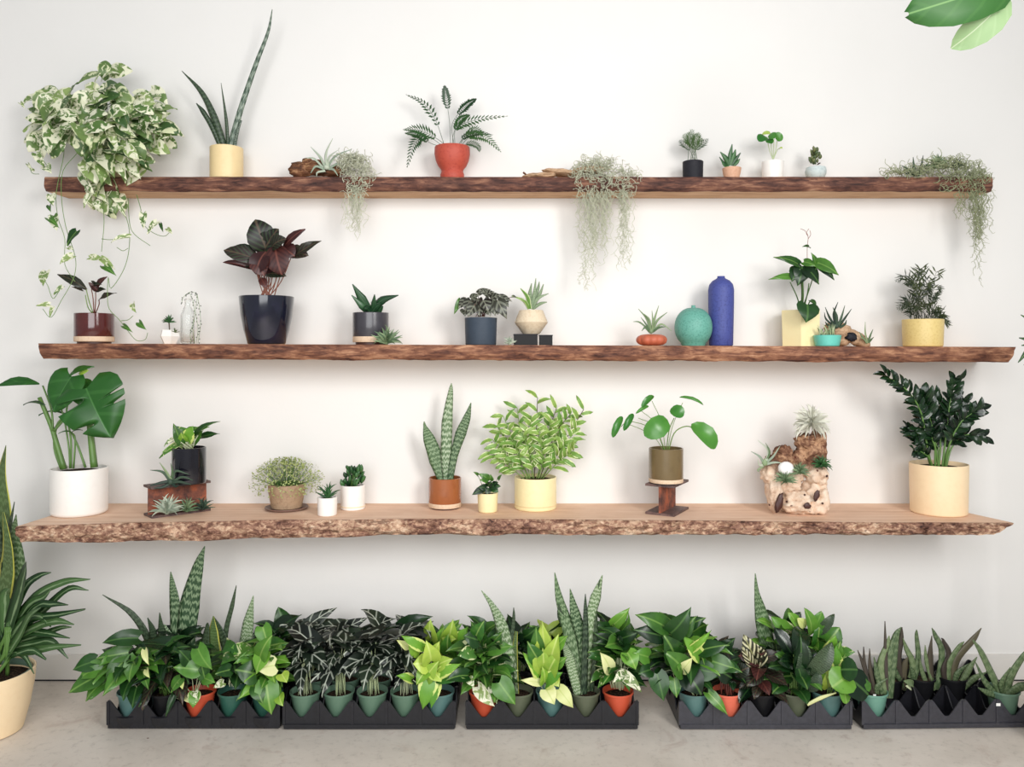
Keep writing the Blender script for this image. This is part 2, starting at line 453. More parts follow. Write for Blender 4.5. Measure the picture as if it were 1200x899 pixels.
def unit_leaf(kind, mat, var=0):
    key = (kind, mat, var)
    if key in _um: return _um[key]
    mb = MB()
    arch = (.10, .2, .04)[var % 3]; fold = (.18, .1, .28)[var % 3]
    if kind in ('spike', 'fat'):
        n = 8; pts = []; ws = []
        ar = (.12, .26, .02)[var % 3]
        for i in range(n + 1):
            tt = i / n; pts.append(Vector((0, tt, ar * 4 * tt * (1 - tt))))
            ws.append((1 - tt ** 1.6) * (.75 + .35 * tt) if kind == 'spike' else max(.0, math.sin(math.pi * min(1, .18 + tt * .82)) ** .7))
        ribbon(mb, pts, ws, Vector((0, 0, 1)), .5 if kind == 'fat' else .3)
        # widths above are relative; x scaled by the object
    else:
        pr = PROF[kind]; lobe = LOBE.get(kind, 0); cols = [-1, -.55, 0, .55, 1]
        vs = []; us = []; fs = []
        for i, (tt, w) in enumerate(pr):
            for s in cols:
                x = s * w * .5
                y = tt - lobe * (abs(s) ** 1.3) * max(0, 1 - tt * 2.2)
                z = fold * abs(x) + arch * 4 * tt * (1 - tt) - .06 * abs(s) ** 3 * (1 if var != 1 else -.4)
                if var == 2: z += .04 * math.sin(tt * 9) * s
                vs.append((x, y, z)); us.append(((s * .5 * max(w, .05) + .5), tt))
        nc = len(cols)
        for i in range(len(pr) - 1):
            for k in range(nc - 1):
                fs.append((i * nc + k, i * nc + k + 1, (i + 1) * nc + k + 1, (i + 1) * nc + k))
        mb.add(vs, fs, us)
    _um[key] = mb.mesh('leaf', M(mat))
    return _um[key]

CAMV = Vector((0, -1, 0))
class Thing:
    def __init__(s, name, label, cat, loc, group=None):
        s.root = bpy.data.objects.new(name, None); COL.objects.link(s.root)
        s.root.empty_display_size = .03
        s.o = Vector(loc); s.root.location = s.o
        tag(s.root, label, cat, group); s.st = {}
    def part(s, name, mb, mat, sharp=40, parent=None, label=None, kind=None):
        m = mb.mesh(name, M(mat), s.o, sharp)
        o = link(name, m, parent or s.root)
        if label: o['label'] = label
        if kind: o['kind'] = kind
        return o
    def leaf(s, B, T, w, mat, kind='heart', N=None, var=None, name='leaf'):
        B = Vector(B); T = Vector(T)
        B.y = min(B.y, -.008); T.y = min(T.y, -.008)
        if N is None: N = Vector((U(-.35, .35), -1, U(.1, .9)))
        y = T - B; L = y.length
        if L < 1e-5: return
        y.normalize(); x = y.cross(N)
        if x.length < 1e-3: x = y.cross(Vector((1, .2, .3)))
        x.normalize(); z = x.cross(y)
        if var is None: var = random.randrange(3)
        o = link(name, unit_leaf(kind, mat, var), s.root)
        zs = w if kind in ('spike', 'fat') and False else L
        if kind in ('fat',): zs = w
        R = Matrix((x, y, z)).transposed().to_4x4()
        o.matrix_basis = Matrix.Translation(B - s.o) @ R @ Matrix.Diagonal((w, L, zs if kind != 'spike' else L * .8, 1))
        return o
    def tl(s, bx, by, tx, ty, w, mat, kind='heart', y0=-.15, y1=None, N=None, var=None, name='leaf'):
        if y1 is None: y1 = y0 - .01
        return s.leaf(W(bx, by, y0), W(tx, ty, y1), w * S(y0), mat, kind, N, var, name)
    def blade(s, pts, mat, y0, y1=None, thick=.14, trough=.12, face=None, name='leaf'):
        if mat.startswith('air_'): pts = [(a, b, w * .68) for a, b, w in pts]
        """pts: (px, py, width px)"""
        if y1 is None: y1 = y0
        n = len(pts)
        P3 = [W(p[0], p[1], lerp(y0, y1, i / (n - 1))) for i, p in enumerate(pts)]
        sm = smoothpath(P3, 5)
        ws = []
        m = len(sm)
        for i in range(m):
            f = i / (m - 1) * (n - 1); k = min(int(f), n - 2); ws.append(lerp(pts[k][2], pts[k + 1][2], f - k) * S(y0))
        for p in sm: p.y = min(p.y, -.006)
        mb = MB(); ribbon(mb, sm, ws, face or Vector((U(-.3, .3), -1, .15)), thick, trough)
        return s.part(name, mb, mat, None)
    def tube(s, pts, r, mat='stem_green', r1=None, sm=4, key=None):
        mb = s.st.setdefault((key or 'stem', mat), MB())
        P = smoothpath(pts, sm) if sm else pts
        for p in P: p.y = min(p.y, -.004)
        tube(mb, P, r, r1 if r1 is not None else r)
    def finish(s):
        for (nm, mat), mb in s.st.items():
            s.part(nm, mb, mat, None)
        return s

def pot(t, c, prof, mat, h, wall=.004, soil=.9, seg=44, name='pot', fn=None, soilmat='potting_soil', label=None):
    """prof: list of (radius, z) outer from foot to rim"""
    rt = prof[-1][0]
    ri = max(.002, rt - wall)
    zs = h * soil
    # inner radius at soil level
    def rad(z):
        for (r0, z0), (r1, z1) in zip(prof, prof[1:]):
            if z0 <= z <= z1 and z1 > z0: return lerp(r0, r1, (z - z0) / (z1 - z0))
        return prof[-1][0]
    full = [(prof[0][0] * .3, prof[0][1])] + prof + [(rt - wall * .25, h + wall * .35), (rt - wall * .75, h + wall * .35), (ri, h)]
    full += [(max(.002, rad(zs) - wall), zs - .004), (.001, zs - .004)]
    mb = MB(); lathe(mb, full, *c, seg=seg, fn=fn)
    o = t.part(name, mb, mat, 35, label=label)
    if soil < .995:
        sb = MB(); r = max(.002, rad(zs) - wall * 1.15)
        pr = [(r, zs - .0035), (r * .8, zs + .0005), (r * .4, zs + .002), (.0008, zs + .0025)]
        lathe(sb, pr, *c, seg=24, fn=fn)
        t.part('soil', sb, soilmat, None)
    return o

def cyl(rt, rb, h, rnd=.006, n=5):
    """cylinder profile with a rounded foot"""
    pr = [(rb - rnd, 0)]
    for i in range(1, n + 1):
        a = math.pi / 2 * i / n
        pr.append((rb - rnd + rnd * math.sin(a), rnd - rnd * math.cos(a)))
    pr += [(lerp(rb, rt, .5), h * .5), (rt, h)]
    return pr

def blob_mesh(mb, c, rad, amp, freq, seed, flat=None, sub=3, rot=0, squash=None, pits=()):
    bm = bmesh.new(); bmesh.ops.create_icosphere(bm, subdivisions=sub, radius=1)
    off = Vector((seed * 3.7, seed * 1.3, seed * 7.1)); R = Matrix.Rotation(rot, 3, 'Y')
    vs = []
    for v in bm.verts:
        d = v.co.normalized()
        k = 1 + amp * noise.fractal(d * freq + off, 1.0, 2.0, 4)
        p = Vector((d.x * rad[0] * k, d.y * rad[1] * k, d.z * rad[2] * k))
        p = R @ p + Vector(c)
        for pc, pr, pd in pits:
            q = (Vector((p.x, p.z)) - Vector(pc)).length
            if q < pr and p.y < c[1]: p.y += pd * (1 - (q / pr) ** 2)
        if flat is not None: p.z = max(p.z, flat)
        if squash: p = squash(p)
        p.y = min(p.y, -.006)
        vs.append(p)
    fs = [tuple(v.index for v in f.verts) for f in bm.faces]
    mb.add(vs, fs, [(.5, .5)] * len(vs)); bm.free()

# foliage generators
def bush(t, c, n, rx, ry, h, L, w, mats, kinds=('heart',), petr=.0011, petmat='stem_green', droop=.35, lowest=.15, up=.25, seed=0, Lv=.3, base_r=.022, jitter=.2, zmin=None, ymax=-.015, face=0.5):
    rs = random.Random(seed * 77 + 5); c = Vector(c)
    for i in range(n):
        a = i * 2.39996 + rs.uniform(-.3, .3); k = (i + .5) / n
        el = lerp(lowest, 1, 1 - k ** 1.1)          # 1 = top
        rr = math.sqrt(max(0, 1 - (el * .93) ** 2)) * rs.uniform(.72, 1.05)
        out = Vector((math.cos(a), math.sin(a), 0))
        E = c + Vector((out.x * rx * rr, out.y * ry * rr, h * el * rs.uniform(1 - jitter, 1 + jitter * .4)))
        ll = L * rs.uniform(1 - Lv, 1 + Lv)
        dirv = out * (.45 + rr) + Vector((rs.uniform(-.3, .3), rs.uniform(-.4, .1), up + (el - .45) * .9 - droop * rr + rs.uniform(-.3, .2)))
        dirv.normalize()
        B = E - dirv * ll * .45; T = E + dirv * ll * .55
        if zmin is not None and T.z < zmin: T.z = zmin + rs.uniform(0, .01)
        if zmin is not None and B.z < zmin: B.z = zmin + rs.uniform(0, .01)
        B.y = min(B.y, ymax); T.y = min(T.y, ymax)
        N = Vector((out.x * .6 + rs.uniform(-.4, .4), out.y * .6 - face, .75 + rs.uniform(-.3, .3)))
        if dirv.z > .75: N = Vector((rs.uniform(-.5, .5), -1, .3))
        t.leaf(B, T, ll * w * rs.uniform(.85, 1.15), rs.choice(mats), rs.choice(kinds), N)
        s0 = c + out * base_r * rs.uniform(.1, 1)
        mid = s0.lerp(B, .55) + Vector((0, 0, h * .12))
        t.tube([s0, mid, B], petr, petmat, petr * .7, 3)

def rosette(t, c, n, L, w, mat, kind='spike', el0=85, el1=10, drop=.0, seed=0, flatx=1.0, fy=1.0, name='leaf', Lv=.25, zmin=None, ymax=-.01):
    rs = random.Random(seed * 13 + 1); c = Vector(c)
    for i in range(n):
        k = i / max(1, n - 1); a = i * 2.39996 + rs.uniform(-.25, .25)
        el = math.radians(lerp(el0, el1, k) + rs.uniform(-8, 8))
        out = Vector((math.cos(a) * flatx, math.sin(a) * fy, 0))
        d = out * math.cos(el) + Vector((0, 0, math.sin(el)))
        ll = L * rs.uniform(1 - Lv, 1 + Lv * .4)
        T = c + d * ll - Vector((0, 0, drop * ll * k))
        if zmin is not None: T.z = max(T.z, zmin)
        T.y = min(T.y, ymax)
        N = Vector((0, 0, 1)) * math.cos(el) - out * math.sin(el) * 1.0 + Vector((0, -.05, .02))
        t.leaf(c, T, w * rs.uniform(.85, 1.1), mat, kind, N, rs.randrange(3), name)

def airplant(label, px, py, y, n, L, mat, w=None, el1=8, seed=1, cat='air plant', group=None, sits=None, el0=86, drop=.05):
    """py is the base row; L leaf length in px"""
    p = W(px, py, y)
    if sits is not None: p.z = sits
    t = Thing('air_plant', label, cat, p, group)
    mb = MB(); lathe(mb, [(.0008, 0), (.004, .001), (.006, .005), (.004, .011), (.001, .014)], *p, seg=10); t.part('base_bulb', mb, mat, None)
    rosette(t, p + Vector((0, 0, .004)), int(n * 2.1), L * S(y), (w or 2.2) * S(y) * .45, mat, 'spike', el0, el1, drop, seed, zmin=None if el1 < 0 else p.z + .001)
    return t

def frond(t, pts, n, ll, lw, mat, face=None, taper=True, stemr=.0008, stemmat='stem_green', start=.2, ang=60, name='frond', droop=0.0):
    P = smoothpath(pts, 6)
    for p in P: p.y = min(p.y, -.012)
    mb = MB(); tube(mb, P, stemr, stemr * .5, 4)
    m = len(P)
    for i in range(n):
        f = lerp(start, .985, i / (n - 1)); q = f * (m - 1); k = min(int(q), m - 2)
        p = P[k].lerp(P[k + 1], q - k); d = (P[k + 1] - P[k]).normalized()
        fc = face or Vector((0, -1, .5)); x = d.cross(fc).normalized()
        g = (f - start) / (1 - start)
        l = ll * ((1 - g) ** .6 * (.55 + .6 * min(1, g * 4)) if taper else 1) * random.uniform(.85, 1.1)
        a = math.radians(lerp(ang, 25, g ** 2))
        for sd in (-1, 1):
            dv = (d * math.cos(a) + x * sd * math.sin(a)).normalized()
            e = p + dv * l + Vector((0, 0, -droop * l)); e.y = min(e.y, -.008)
            wv = d * (lw * .5); mid = p.lerp(e, .5)
            mb.add([p, mid - wv, e, mid + wv + Vector((0, 0, .0006))], [(0, 1, 2, 3)], [(.5, 0), (.2, .5), (.5, 1), (.8, .5)])
    return t.part(name, mb, mat, None)
# ================================================================ SETTING
def struct(name, mb, mat, sharp=30):
    o = link(name, mb.mesh(name, M(mat), sharp=sharp)); o['kind'] = 'structure'; return o
mb = MB(); box(mb, -4.2, 4.2, 0, .12, 0, 3.2); struct('wall_back', mb, 'plaster')
mb = MB(); box(mb, -4.2, 4.2, -5.2, .12, -.1, 0); struct('floor', mb, 'concrete')
mb = MB(); box(mb, -4.2, 4.2, -.012, 0, .006, .086); struct('baseboard_back', mb, 'painted_trim')
mb = MB(); box(mb, -4.2, 4.2, -.008, 0, 0, .006); struct('gap_shade_strip_1', mb, 'black_matt')  # black strip added for the shaded gap under the baseboard

# ---------------------------------------------------------------- live-edge shelves
def shelf(label, fz, fb, fy, xl, xr, top_mat, bark_mat, bump, seed, endl, endr, bevel=.25):
    """fz/fb: top/bottom height at x, fy: front edge depth at x; xl/xr: (x at top front, x at bottom front, x at wall)"""
    t = Thing('live_edge_shelf', label, 'shelf', ((xl[0] + xr[0]) / 2, 0, fz(0)), 'live-edge shelves on the white wall')
    n = 420
    board = MB(); vs = []; fs = []
    bk = 8; bvs = []; bfs = []; bus = []
    for i in range(n + 1):
        f = i / n
        xm = lerp(xl[0], xr[0], f)
        zt, zb = fz(xm), fb(xm)
        nn = noise.fractal(Vector((xm * 5, seed, 0)), 1, 2, 4)
        y = fy(xm) + .006 * nn
        x_top = lerp(xl[0], xr[0], f); x_bot = lerp(xl[1], xr[1], f); x_wall = lerp(xl[2], xr[2], f)
        zb2 = zb + .004 * noise.fractal(Vector((xm * 7, seed + 9, 0)), 1, 2, 3)
        ring = [Vector((x_wall, -.0005, zt)), Vector((x_wall, -.0005, zb)), Vector((x_bot, y + .012, zb2)), Vector((x_top, y + .006, zt))]
        vs += ring
        h = zt - zb2
        for k in range(bk + 1):
            g = k / bk
            xx = lerp(x_top, x_bot, g)
            prof = math.sin(math.pi * min(1, .12 + g * .88)) * .006
            rough = bump * noise.fractal(Vector((xx * 22, seed * 3 + g * 3.5, g * 2)), 1, 2.1, 5) + bump * .8 * abs(noise.noise(Vector((xx * 60, g * 9, seed))))
            if k in (0,): rough *= .15
            if k == bk: rough *= .3
            bvs.append(Vector((xx, y - prof - rough + (.012 * g * bevel * 4 if g > .7 else 0) * (g - .7), lerp(zt, zb2, g) + (0 if k in (0,) else .002 * noise.noise(Vector((xx * 40, g * 5, seed)))))))
            bus.append((f, g))
        bvs.append(Vector((x_bot, y + .016, zb2 + .0006))); bus.append((f, 1))
        bvs.append(Vector((x_top, y + .012, zt - .0004))); bus.append((f, 0))
    K = bk + 3
    for i in range(n):
        for k in range(4):
            q = (k + 1) % 4
            fs.append((i * 4 + k, i * 4 + q, (i + 1) * 4 + q, (i + 1) * 4 + k))
        for k in range(K):
            q = (k + 1) % K
            bfs.append((i * K + k, i * K + q, (i + 1) * K + q, (i + 1) * K + k))
    fs += [(3, 2, 1, 0), (n * 4, n * 4 + 1, n * 4 + 2, n * 4 + 3)]
    bfs += [tuple(reversed(range(K))), tuple(n * K + k for k in range(K))]
    board.add(vs, fs); t.part('board', board, top_mat, 40)
    b2 = MB(); b2.add(bvs, bfs, bus); t.part('bark_edge', b2, bark_mat, 60, label='rough bark edge' )
    return t

Z3 = .581
def fy3(x):
    px = 600 + x * F / 2.36
    pts = [(0, 618.5), (60, 616), (150, 613), (300, 610), (450, 608.5), (600, 608.5), (800, 610), (900, 611.5), (1050, 612.5), (1200, 613)]
    for (a, ya), (b, yb) in zip(pts, pts[1:]):
        if px <= b: break
    row = lerp(ya, yb, max(0, min(1, (px - a) / (b - a))))
    return (HC - Z3) * F / (row - HY) - D
def fb3(x):
    px = 600 + x * F / 2.36
    row = 636 if px < 120 else (lerp(636, 627, min(1, (px - 120) / 380)))
    return HC - (row - HY) * (D + fy3(x)) / F
Y1, Y2 = -.12, -.2
Z1 = HC + (HY - 207.5) * (D + Y1) / F
Z2 = HC + (HY - 403) * (D + Y2) / F
def z2(x): return HC + (HY - (402.3 + 4.3 * (600 + x * F / 2.44) / 1190)) * (D + Y2) / F
shelf('topmost narrow live-edge shelf with dark bark front and pale underside', lambda x: Z1, lambda x: HC + (HY - 224) * (D + Y1) / F,
      lambda x: Y1, (WX(53, Y1), WX(53, Y1), WX(56, Y1)), (WX(1162, Y1), WX(1162, Y1), WX(1158, Y1)), 'sapwood', 'dark_bark', .003, 1, 0, 0)
shelf('middle live-edge shelf at eye level with reddish brown front and slanted right end', z2, lambda x: z2(x) - 18 * (D + Y2) / F,
      lambda x: Y2, (WX(45, Y2), WX(50, Y2), WX(50, Y2)), (WX(1190.5, Y2), WX(1183, Y2), WX(1190, Y2)), 'sapwood', 'brown_bark', .004, 2, 0, 0)
shelf('lowest deepest live-edge shelf with pale top and thick rough bark front', lambda x: Z3, fb3,
      fy3, (-1.415, -1.405, -1.39), (1.462, 1.405, 1.36), 'pale_plank', 'rough_bark', .012, 3, 0, 0)

# helpers for things on shelves
def on(z, px, y): return Vector((WX(px, y), y, z))
def hpx(n, y): return n * S(y)
def y3(row, r=0): return (HC - Z3) * F / (row - HY) - D + r      # depth of a front foot row on the lowest shelf

# ================================================================ TOP SHELF
# marble pothos
y = -.07
t = Thing('trailing_pothos', 'large cream-marbled trailing pothos spilling over the left end of the top shelf', 'plant', on(Z1, 136, y))
pot(t, t.o, cyl(.046, .036, .085), 'ivory_matt', .085)
rs = random.Random(3)
blobs = [(122, 92, 22, 22, 10), (112, 122, 52, 22, 34), (60, 128, 30, 22, 22), (66, 158, 32, 16, 20), (110, 148, 45, 22, 30), (168, 130, 32, 22, 26), (178, 156, 28, 20, 22), (128, 176, 28, 20, 22), (150, 185, 26, 14, 16), (118, 208, 20, 20, 18), (124, 232, 20, 10, 12), (152, 196, 16, 12, 6)]
for bi, (cx, cy, rx, ry, n) in enumerate(blobs):
    for i in range(int(n * .75)):
        a = i * 2.4 + rs.uniform(-.3, .3); q = math.sqrt((i + .5) / (n * .75))
        px = cx + rx * q * math.cos(a) * .95; py = cy + ry * q * math.sin(a) * .95
        dx, dy = px - 120, py - 150
        dome = max(0, 1 - (dx / 105) ** 2 - (dy / 95) ** 2)
        yd = -.04 - .2 * dome * rs.uniform(.5, 1.1)
        L = rs.uniform(22, 32)
        ang = math.atan2(dy + 25 + rs.uniform(-60, 70), dx + rs.uniform(-75, 75))
        tx, ty = px + math.cos(ang) * L * .6, py + math.sin(ang) * L * .55 + 3
        t.tl(px - math.cos(ang) * L * .4, py - math.sin(ang) * L * .4, tx, ty, L * rs.uniform(.6, .8), 'marble_leaf' if rs.random() < .6 else 'marble_green', rs.choice(('heart', 'oval')), yd, yd - rs.uniform(-.03, .05),
             Vector((rs.uniform(-.8, .8), -1, rs.uniform(-.2, 1.3))))
        if i % 3 == 0: t.tube([W(136 + rs.uniform(-8, 8), 196, -.07), W(lerp(136, px, .5), lerp(170, py, .55), yd * .8), W(px, py, yd + .004)], .0011, 'stem_pale', .0008, 3)
def vine(t, pts, y0, y1, r=.0011, mat='stem_green'):
    n = len(pts)
    t.tube([W(a, b, lerp(y0, y1, i / (n - 1))) for i, (a, b) in enumerate(pts)], r, mat, r * .8, 4)
vine(t, [(98, 165), (90, 180), (74, 200), (72, 230), (77, 265), (88, 300), (88, 320), (82, 335), (72, 352), (60, 372), (50, 362)], -.15, -.225)
vine(t, [(72, 160), (75, 180), (66, 225), (68, 255), (76, 280), (76, 310), (88, 330)], -.14, -.23)
vine(t, [(70, 340), (62, 350), (56, 335), (50, 325)], -.225, -.235)
vine(t, [(120, 235), (122, 260), (119, 295)], -.16, -.21)
vine(t, [(140, 240), (148, 255), (152, 275), (150, 300), (143, 320), (130, 338), (127, 325), (126, 345), (128, 362), (140, 375), (150, 388), (160, 399), (170, 398), (173, 390)], -.15, -.235)
vine(t, [(150, 232), (152, 262), (158, 275), (176, 288)], -.15, -.2)
vine(t, [(160, 228), (165, 245), (168, 262), (178, 272), (192, 277), (200, 271)], -.14, -.19)
vine(t, [(119, 280), (128, 281), (140, 280)], -.2, -.21)
vine(t, [(137, 290), (144, 294), (150, 291)], -.2, -.21)
vine(t, [(142, 376), (150, 375), (156, 370)], -.235, -.24)
for (a, b, c2, d, w) in [(60, 228, 62, 241, 11), (58, 241, 60, 249, 6), (63, 253, 66, 270, 12), (57, 256, 70, 268, 8), (90, 271, 78, 288, 14), (80, 290, 86, 293, 6), (86, 300, 70, 310, 10),
                         (54, 318, 50, 335, 15), (73, 336, 62, 346, 6), (58, 357, 42, 358, 7), (62, 360, 58, 372, 5), (168, 250, 168, 268, 9), (184, 260, 172, 274, 10), (188, 262, 191, 272, 4), (196, 268, 202, 274, 6),
                         (152, 278, 130, 285, 7), (105, 302, 122, 303, 9), (119, 303, 135, 316, 9), (122, 312, 137, 324, 9), (156, 356, 160, 367, 8), (145, 382, 156, 390, 6), (163, 378, 172, 387, 8), (40, 200, 34, 196, 3), (54, 195, 61, 204, 12), (42, 180, 52, 196, 10), (33, 193, 40, 203, 4),
                         (105, 228, 98, 244, 8), (112, 236, 118, 245, 9), (140, 240, 148, 256, 5), (46, 178, 49, 188, 7), (24, 121, 30, 128, 5)]:
    t.tl(a, b, c2, d, w, 'marble_leaf' if rs.random() < .65 else 'pothos_leaf', 'heart', -.2, -.215, Vector((rs.uniform(-.3, .3), -1, .4)))
vine(t, [(45, 180), (52, 190), (58, 198)], -.1, -.1); vine(t, [(34, 194), (38, 203), (46, 204)], -.1, -.1)
t.finish()

# cylindrical snake plant
y = -.07
t = Thing('potted_snake_plant', 'thin snake plant with one very long leaf in a cream cylinder pot', 'plant', on(Z1, 265.5, y))
h = hpx(37.5, y); r = hpx(18.8, y)
pot(t, t.o, cyl(r, r, h, .004), 'cream_glaze', h)
for pts in [[(270, 171, 9), (283, 125, 8), (300, 75, 6.5), (314, 38, 4.5), (319, 11, 1)], [(262, 171, 9), (251, 138, 9), (236, 108, 6), (213, 83, .6)],
            [(258, 171, 6), (248, 148, 6.5), (238, 131, 6), (230, 121, 1)], [(267, 171, 5), (265, 140, 4.5), (259, 97, .6)], [(275, 171, 5), (278, 155, 5), (283, 141, 2)]]:
    t.blade(pts, 'cylinder_snake' if pts[0][0] > 268 else 'snake_dark', -.07, -.09, .6, 0)
t.finish()

# driftwood + air plant + moss (left)
def driftwood(label, bl, y, z, mat, amp=.35, name='driftwood'):
    """bl: list of (px, py, rx, rz, rot) ellipsoids"""
    p = W(bl[0][0], bl[0][1], y); p.z = z
    t = Thing(name, label, 'driftwood', p)
    mb = MB()
    for i, (a, b, rx, rz, rot) in enumerate(bl):
        c = W(a, b, y); blob_mesh(mb, c, (rx * S(y), rx * S(y) * .55 if rx < 25 else .02, rz * S(y)), amp, 2.2, i + len(bl) * 3 + a, flat=z, rot=rot)
    o = t.part('wood_piece', mb, mat, None)
    return t
t = driftwood('knobbly brown driftwood chunk left of the small hanging moss on top shelf', [(352, 199, 13, 9, 0), (370, 197, 14, 9, .2), (392, 201, 14, 6, -.2), (362, 192, 9, 6, .3)], -.075, Z1, 'driftwood_dark')
p = W(383, 199, -.1)
t = Thing('air_plant', 'large silver air plant resting on the left driftwood of the top shelf', 'air plant', p, 'air plants')
mb = MB(); lathe(mb, [(.001, 0), (.008, .002), (.01, .008), (.006, .015), (.001, .018)], *p, seg=10); t.part('base_bulb', mb, 'air_silver', None)
for i, pts in enumerate([[(381, 196, 5), (375, 184, 4.5), (364, 172, .8)], [(383, 196, 5), (382, 180, 4.5), (390, 162, .8)], [(384, 196, 5), (393, 183, 4.5), (412, 175, .8)], [(380, 198, 5), (370, 195, 4), (364, 203, .8)],
                         [(386, 197, 5), (397, 192, 4), (402, 202, .8)], [(381, 200, 5), (372, 202, 4), (371, 207, .8)], [(385, 198, 4), (391, 199, 4), (396, 206, 1)], [(379, 197, 4), (368, 186, 3.5), (358, 185, .8)], [(384, 195, 4), (386, 184, 4), (396, 176, .8)]]):
    t.blade(pts, 'air_silver', -.1, -.125, .3, .2)
t.finish()

def moss(label, regions, hang, mat, seed, y=-.13, rad=.0009, mounds=(), n_scale=1.0, mat2=None):
    """regions: mound ellipses (px,py,rx,ry,n); hang: (px,top,bottom,halfwidth,n)"""
    rs = random.Random(seed); mb = MB()
    for (cx, cy, rx, ry, n) in regions:
        for i in range(n):
            a = rs.uniform(0, 6.28); q = math.sqrt(rs.random())
            p = W(cx + rx * q * math.cos(a), cy + ry * q * math.sin(a), y + rs.uniform(-.02, .05))
            d = Vector((rs.gauss(0, 1), rs.gauss(0, .4), rs.gauss(0, .8))).normalized(); pts = [p.copy()]
            ph = Vector((rs.gauss(0, 1), rs.gauss(0, .5), rs.gauss(0, 1))).normalized()
            for k in range(8):
                d = (d + ph.cross(d) * .75 + Vector((rs.gauss(0, .25), rs.gauss(0, .15), rs.gauss(0, .25)))).normalized()
                p = p + d * rs.uniform(.004, .0075); pts.append(p.copy())
            for q2 in pts: q2.y = min(q2.y, -.006)
            tube(mb, pts, rad * 1.35, rad * .9, 3, False)
    for (cx, top, bot, hw, n) in hang:
        for i in range(int(n * .55)):
            x = cx + rs.gauss(0, hw * .55); fb = rs.random() ** .8
            yy = y + rs.uniform(-.015, .03)
            p = W(x, top + rs.uniform(-4, 6), yy); end = lerp(top + 15, bot, fb); L = (end - top) * S(y); pts = [p.copy()]
            step = .006; m = max(4, int(L / step)); a = rs.uniform(0, 6.28)
            cxw = W(cx, 0, yy).x
            for k in range(m):
                a += rs.uniform(.3, 1.5)
                p = p + Vector((math.cos(a) * .0042 + rs.gauss(0, .0015) - (p.x - cxw) * .01, math.sin(a) * .003, -step * rs.uniform(.75, 1.2)))
                pts.append(p.copy())
                if rs.random() < .55:
                    e = p + Vector((rs.gauss(0, .009), rs.gauss(0, .004), rs.uniform(-.012, .004)))
                    mm = p.lerp(e, .5) + Vector((0, 0, rs.uniform(-.003, .003)))
                    for q3 in (e, mm): q3.y = min(q3.y, -.006)
                    tube(mb, [p, mm, e], rad * .95, rad * .5, 3, False)
            for q2 in pts: q2.y = min(q2.y, -.006)
            tube(mb, pts, rad * 1.05, rad * .7, 3, False)
    c = W(regions[0][0], regions[0][1], y)
    o = link('spanish_moss', mb.mesh('spanish_moss', M(mat), c), None, c)
    tag(o, label, 'moss', kind='stuff')
    return o
moss('small clump of pale hanging moss beside the silver air plant on the top shelf', [(415, 192, 20, 11, 170), (420, 210, 17, 16, 150), (408, 184, 12, 4, 40)], [(417, 222, 282, 11, 55)], 'moss_pale', 1)

# fern
y = -.065
t = Thing('potted_fern', 'feathery green fern in a matt red waisted pot on the top shelf', 'plant', on(Z1, 530, y))
h = hpx(38.5, y); k = S(y)
pot(t, t.o, [(.036, 0), (.038, .003), (.0385, .018), (.0345, .029), (.0365, .036), (.046, .048), (.053, .064), (.057, .085), (.0565, h)], 'red_clay', h, .005)
FR = [([(528, 170), (527, 145), (523, 115), (521, 101)], 9, 9, -.08, .62), ([(520, 168), (510, 140), (495, 120), (476, 111)], 9, 7, -.07, .3), ([(525, 172), (508, 160), (490, 152), (473, 152)], 14, 8, -.1, .35),
      ([(522, 173), (500, 160), (485, 170), (477, 196)], 12, 8, -.12, .4), ([(519, 172), (505, 168), (490, 158), (475, 156)], 10, 8, -.05, .5), ([(532, 170), (530, 145), (545, 125), (558, 116)], 10, 10, -.08, .6), ([(533, 172), (535, 150), (560, 140), (595, 136)], 12, 10, -.1, .35),
      ([(535, 173), (545, 160), (560, 156), (577, 158)], 9, 9, -.08, .3), ([(537, 174), (552, 160), (570, 162), (587, 178)], 12, 9, -.13, .35), ([(530, 170), (532, 155), (540, 140), (550, 135)], 9, 9, -.06, .5), ([(535, 174), (550, 168), (560, 172), (562, 178)], 8, 8, -.14, .3), ([(538, 172), (546, 158), (558, 152), (566, 160)], 9, 8, -.12, .4)]
for pts, ll, n, yy, st in FR:
    m = len(pts)
    frond(t, [W(a, b, lerp(-.065, yy, i / (m - 1))) for i, (a, b) in enumerate(pts)], n + 6, ll * k * .9, .009, 'fern_leaf', start=st * .85)
t.finish()

# driftwood stick + big moss
t = driftwood('thin twisted driftwood stick poking out left of the big central moss', [(632, 206, 20, 3.2, -.06), (660, 203, 24, 4, .08), (690, 200, 24, 4, -.05)], -.085, Z1, 'driftwood_tan', .3)
mb = MB(); tube(mb, smoothpath([W(613, 202, -.09), W(622, 207, -.09), W(645, 204, -.095), W(672, 202, -.1)], 5), .003, .004, 6); t.part('dark_twig', mb, 'driftwood_dark', None, label='dark twig')
moss('widest clump of pale hanging moss in the middle of the top shelf with two long tails', [(708, 203, 38, 13, 240), (690, 197, 20, 10, 60), (705, 220, 33, 12, 150), (728, 215, 22, 14, 80), (702, 190, 18, 5, 50)],
     [(694, 225, 350, 15, 62), (707, 225, 300, 9, 26), (733, 225, 322, 10, 44), (686, 225, 275, 5, 10)], 'moss_pale', 2)

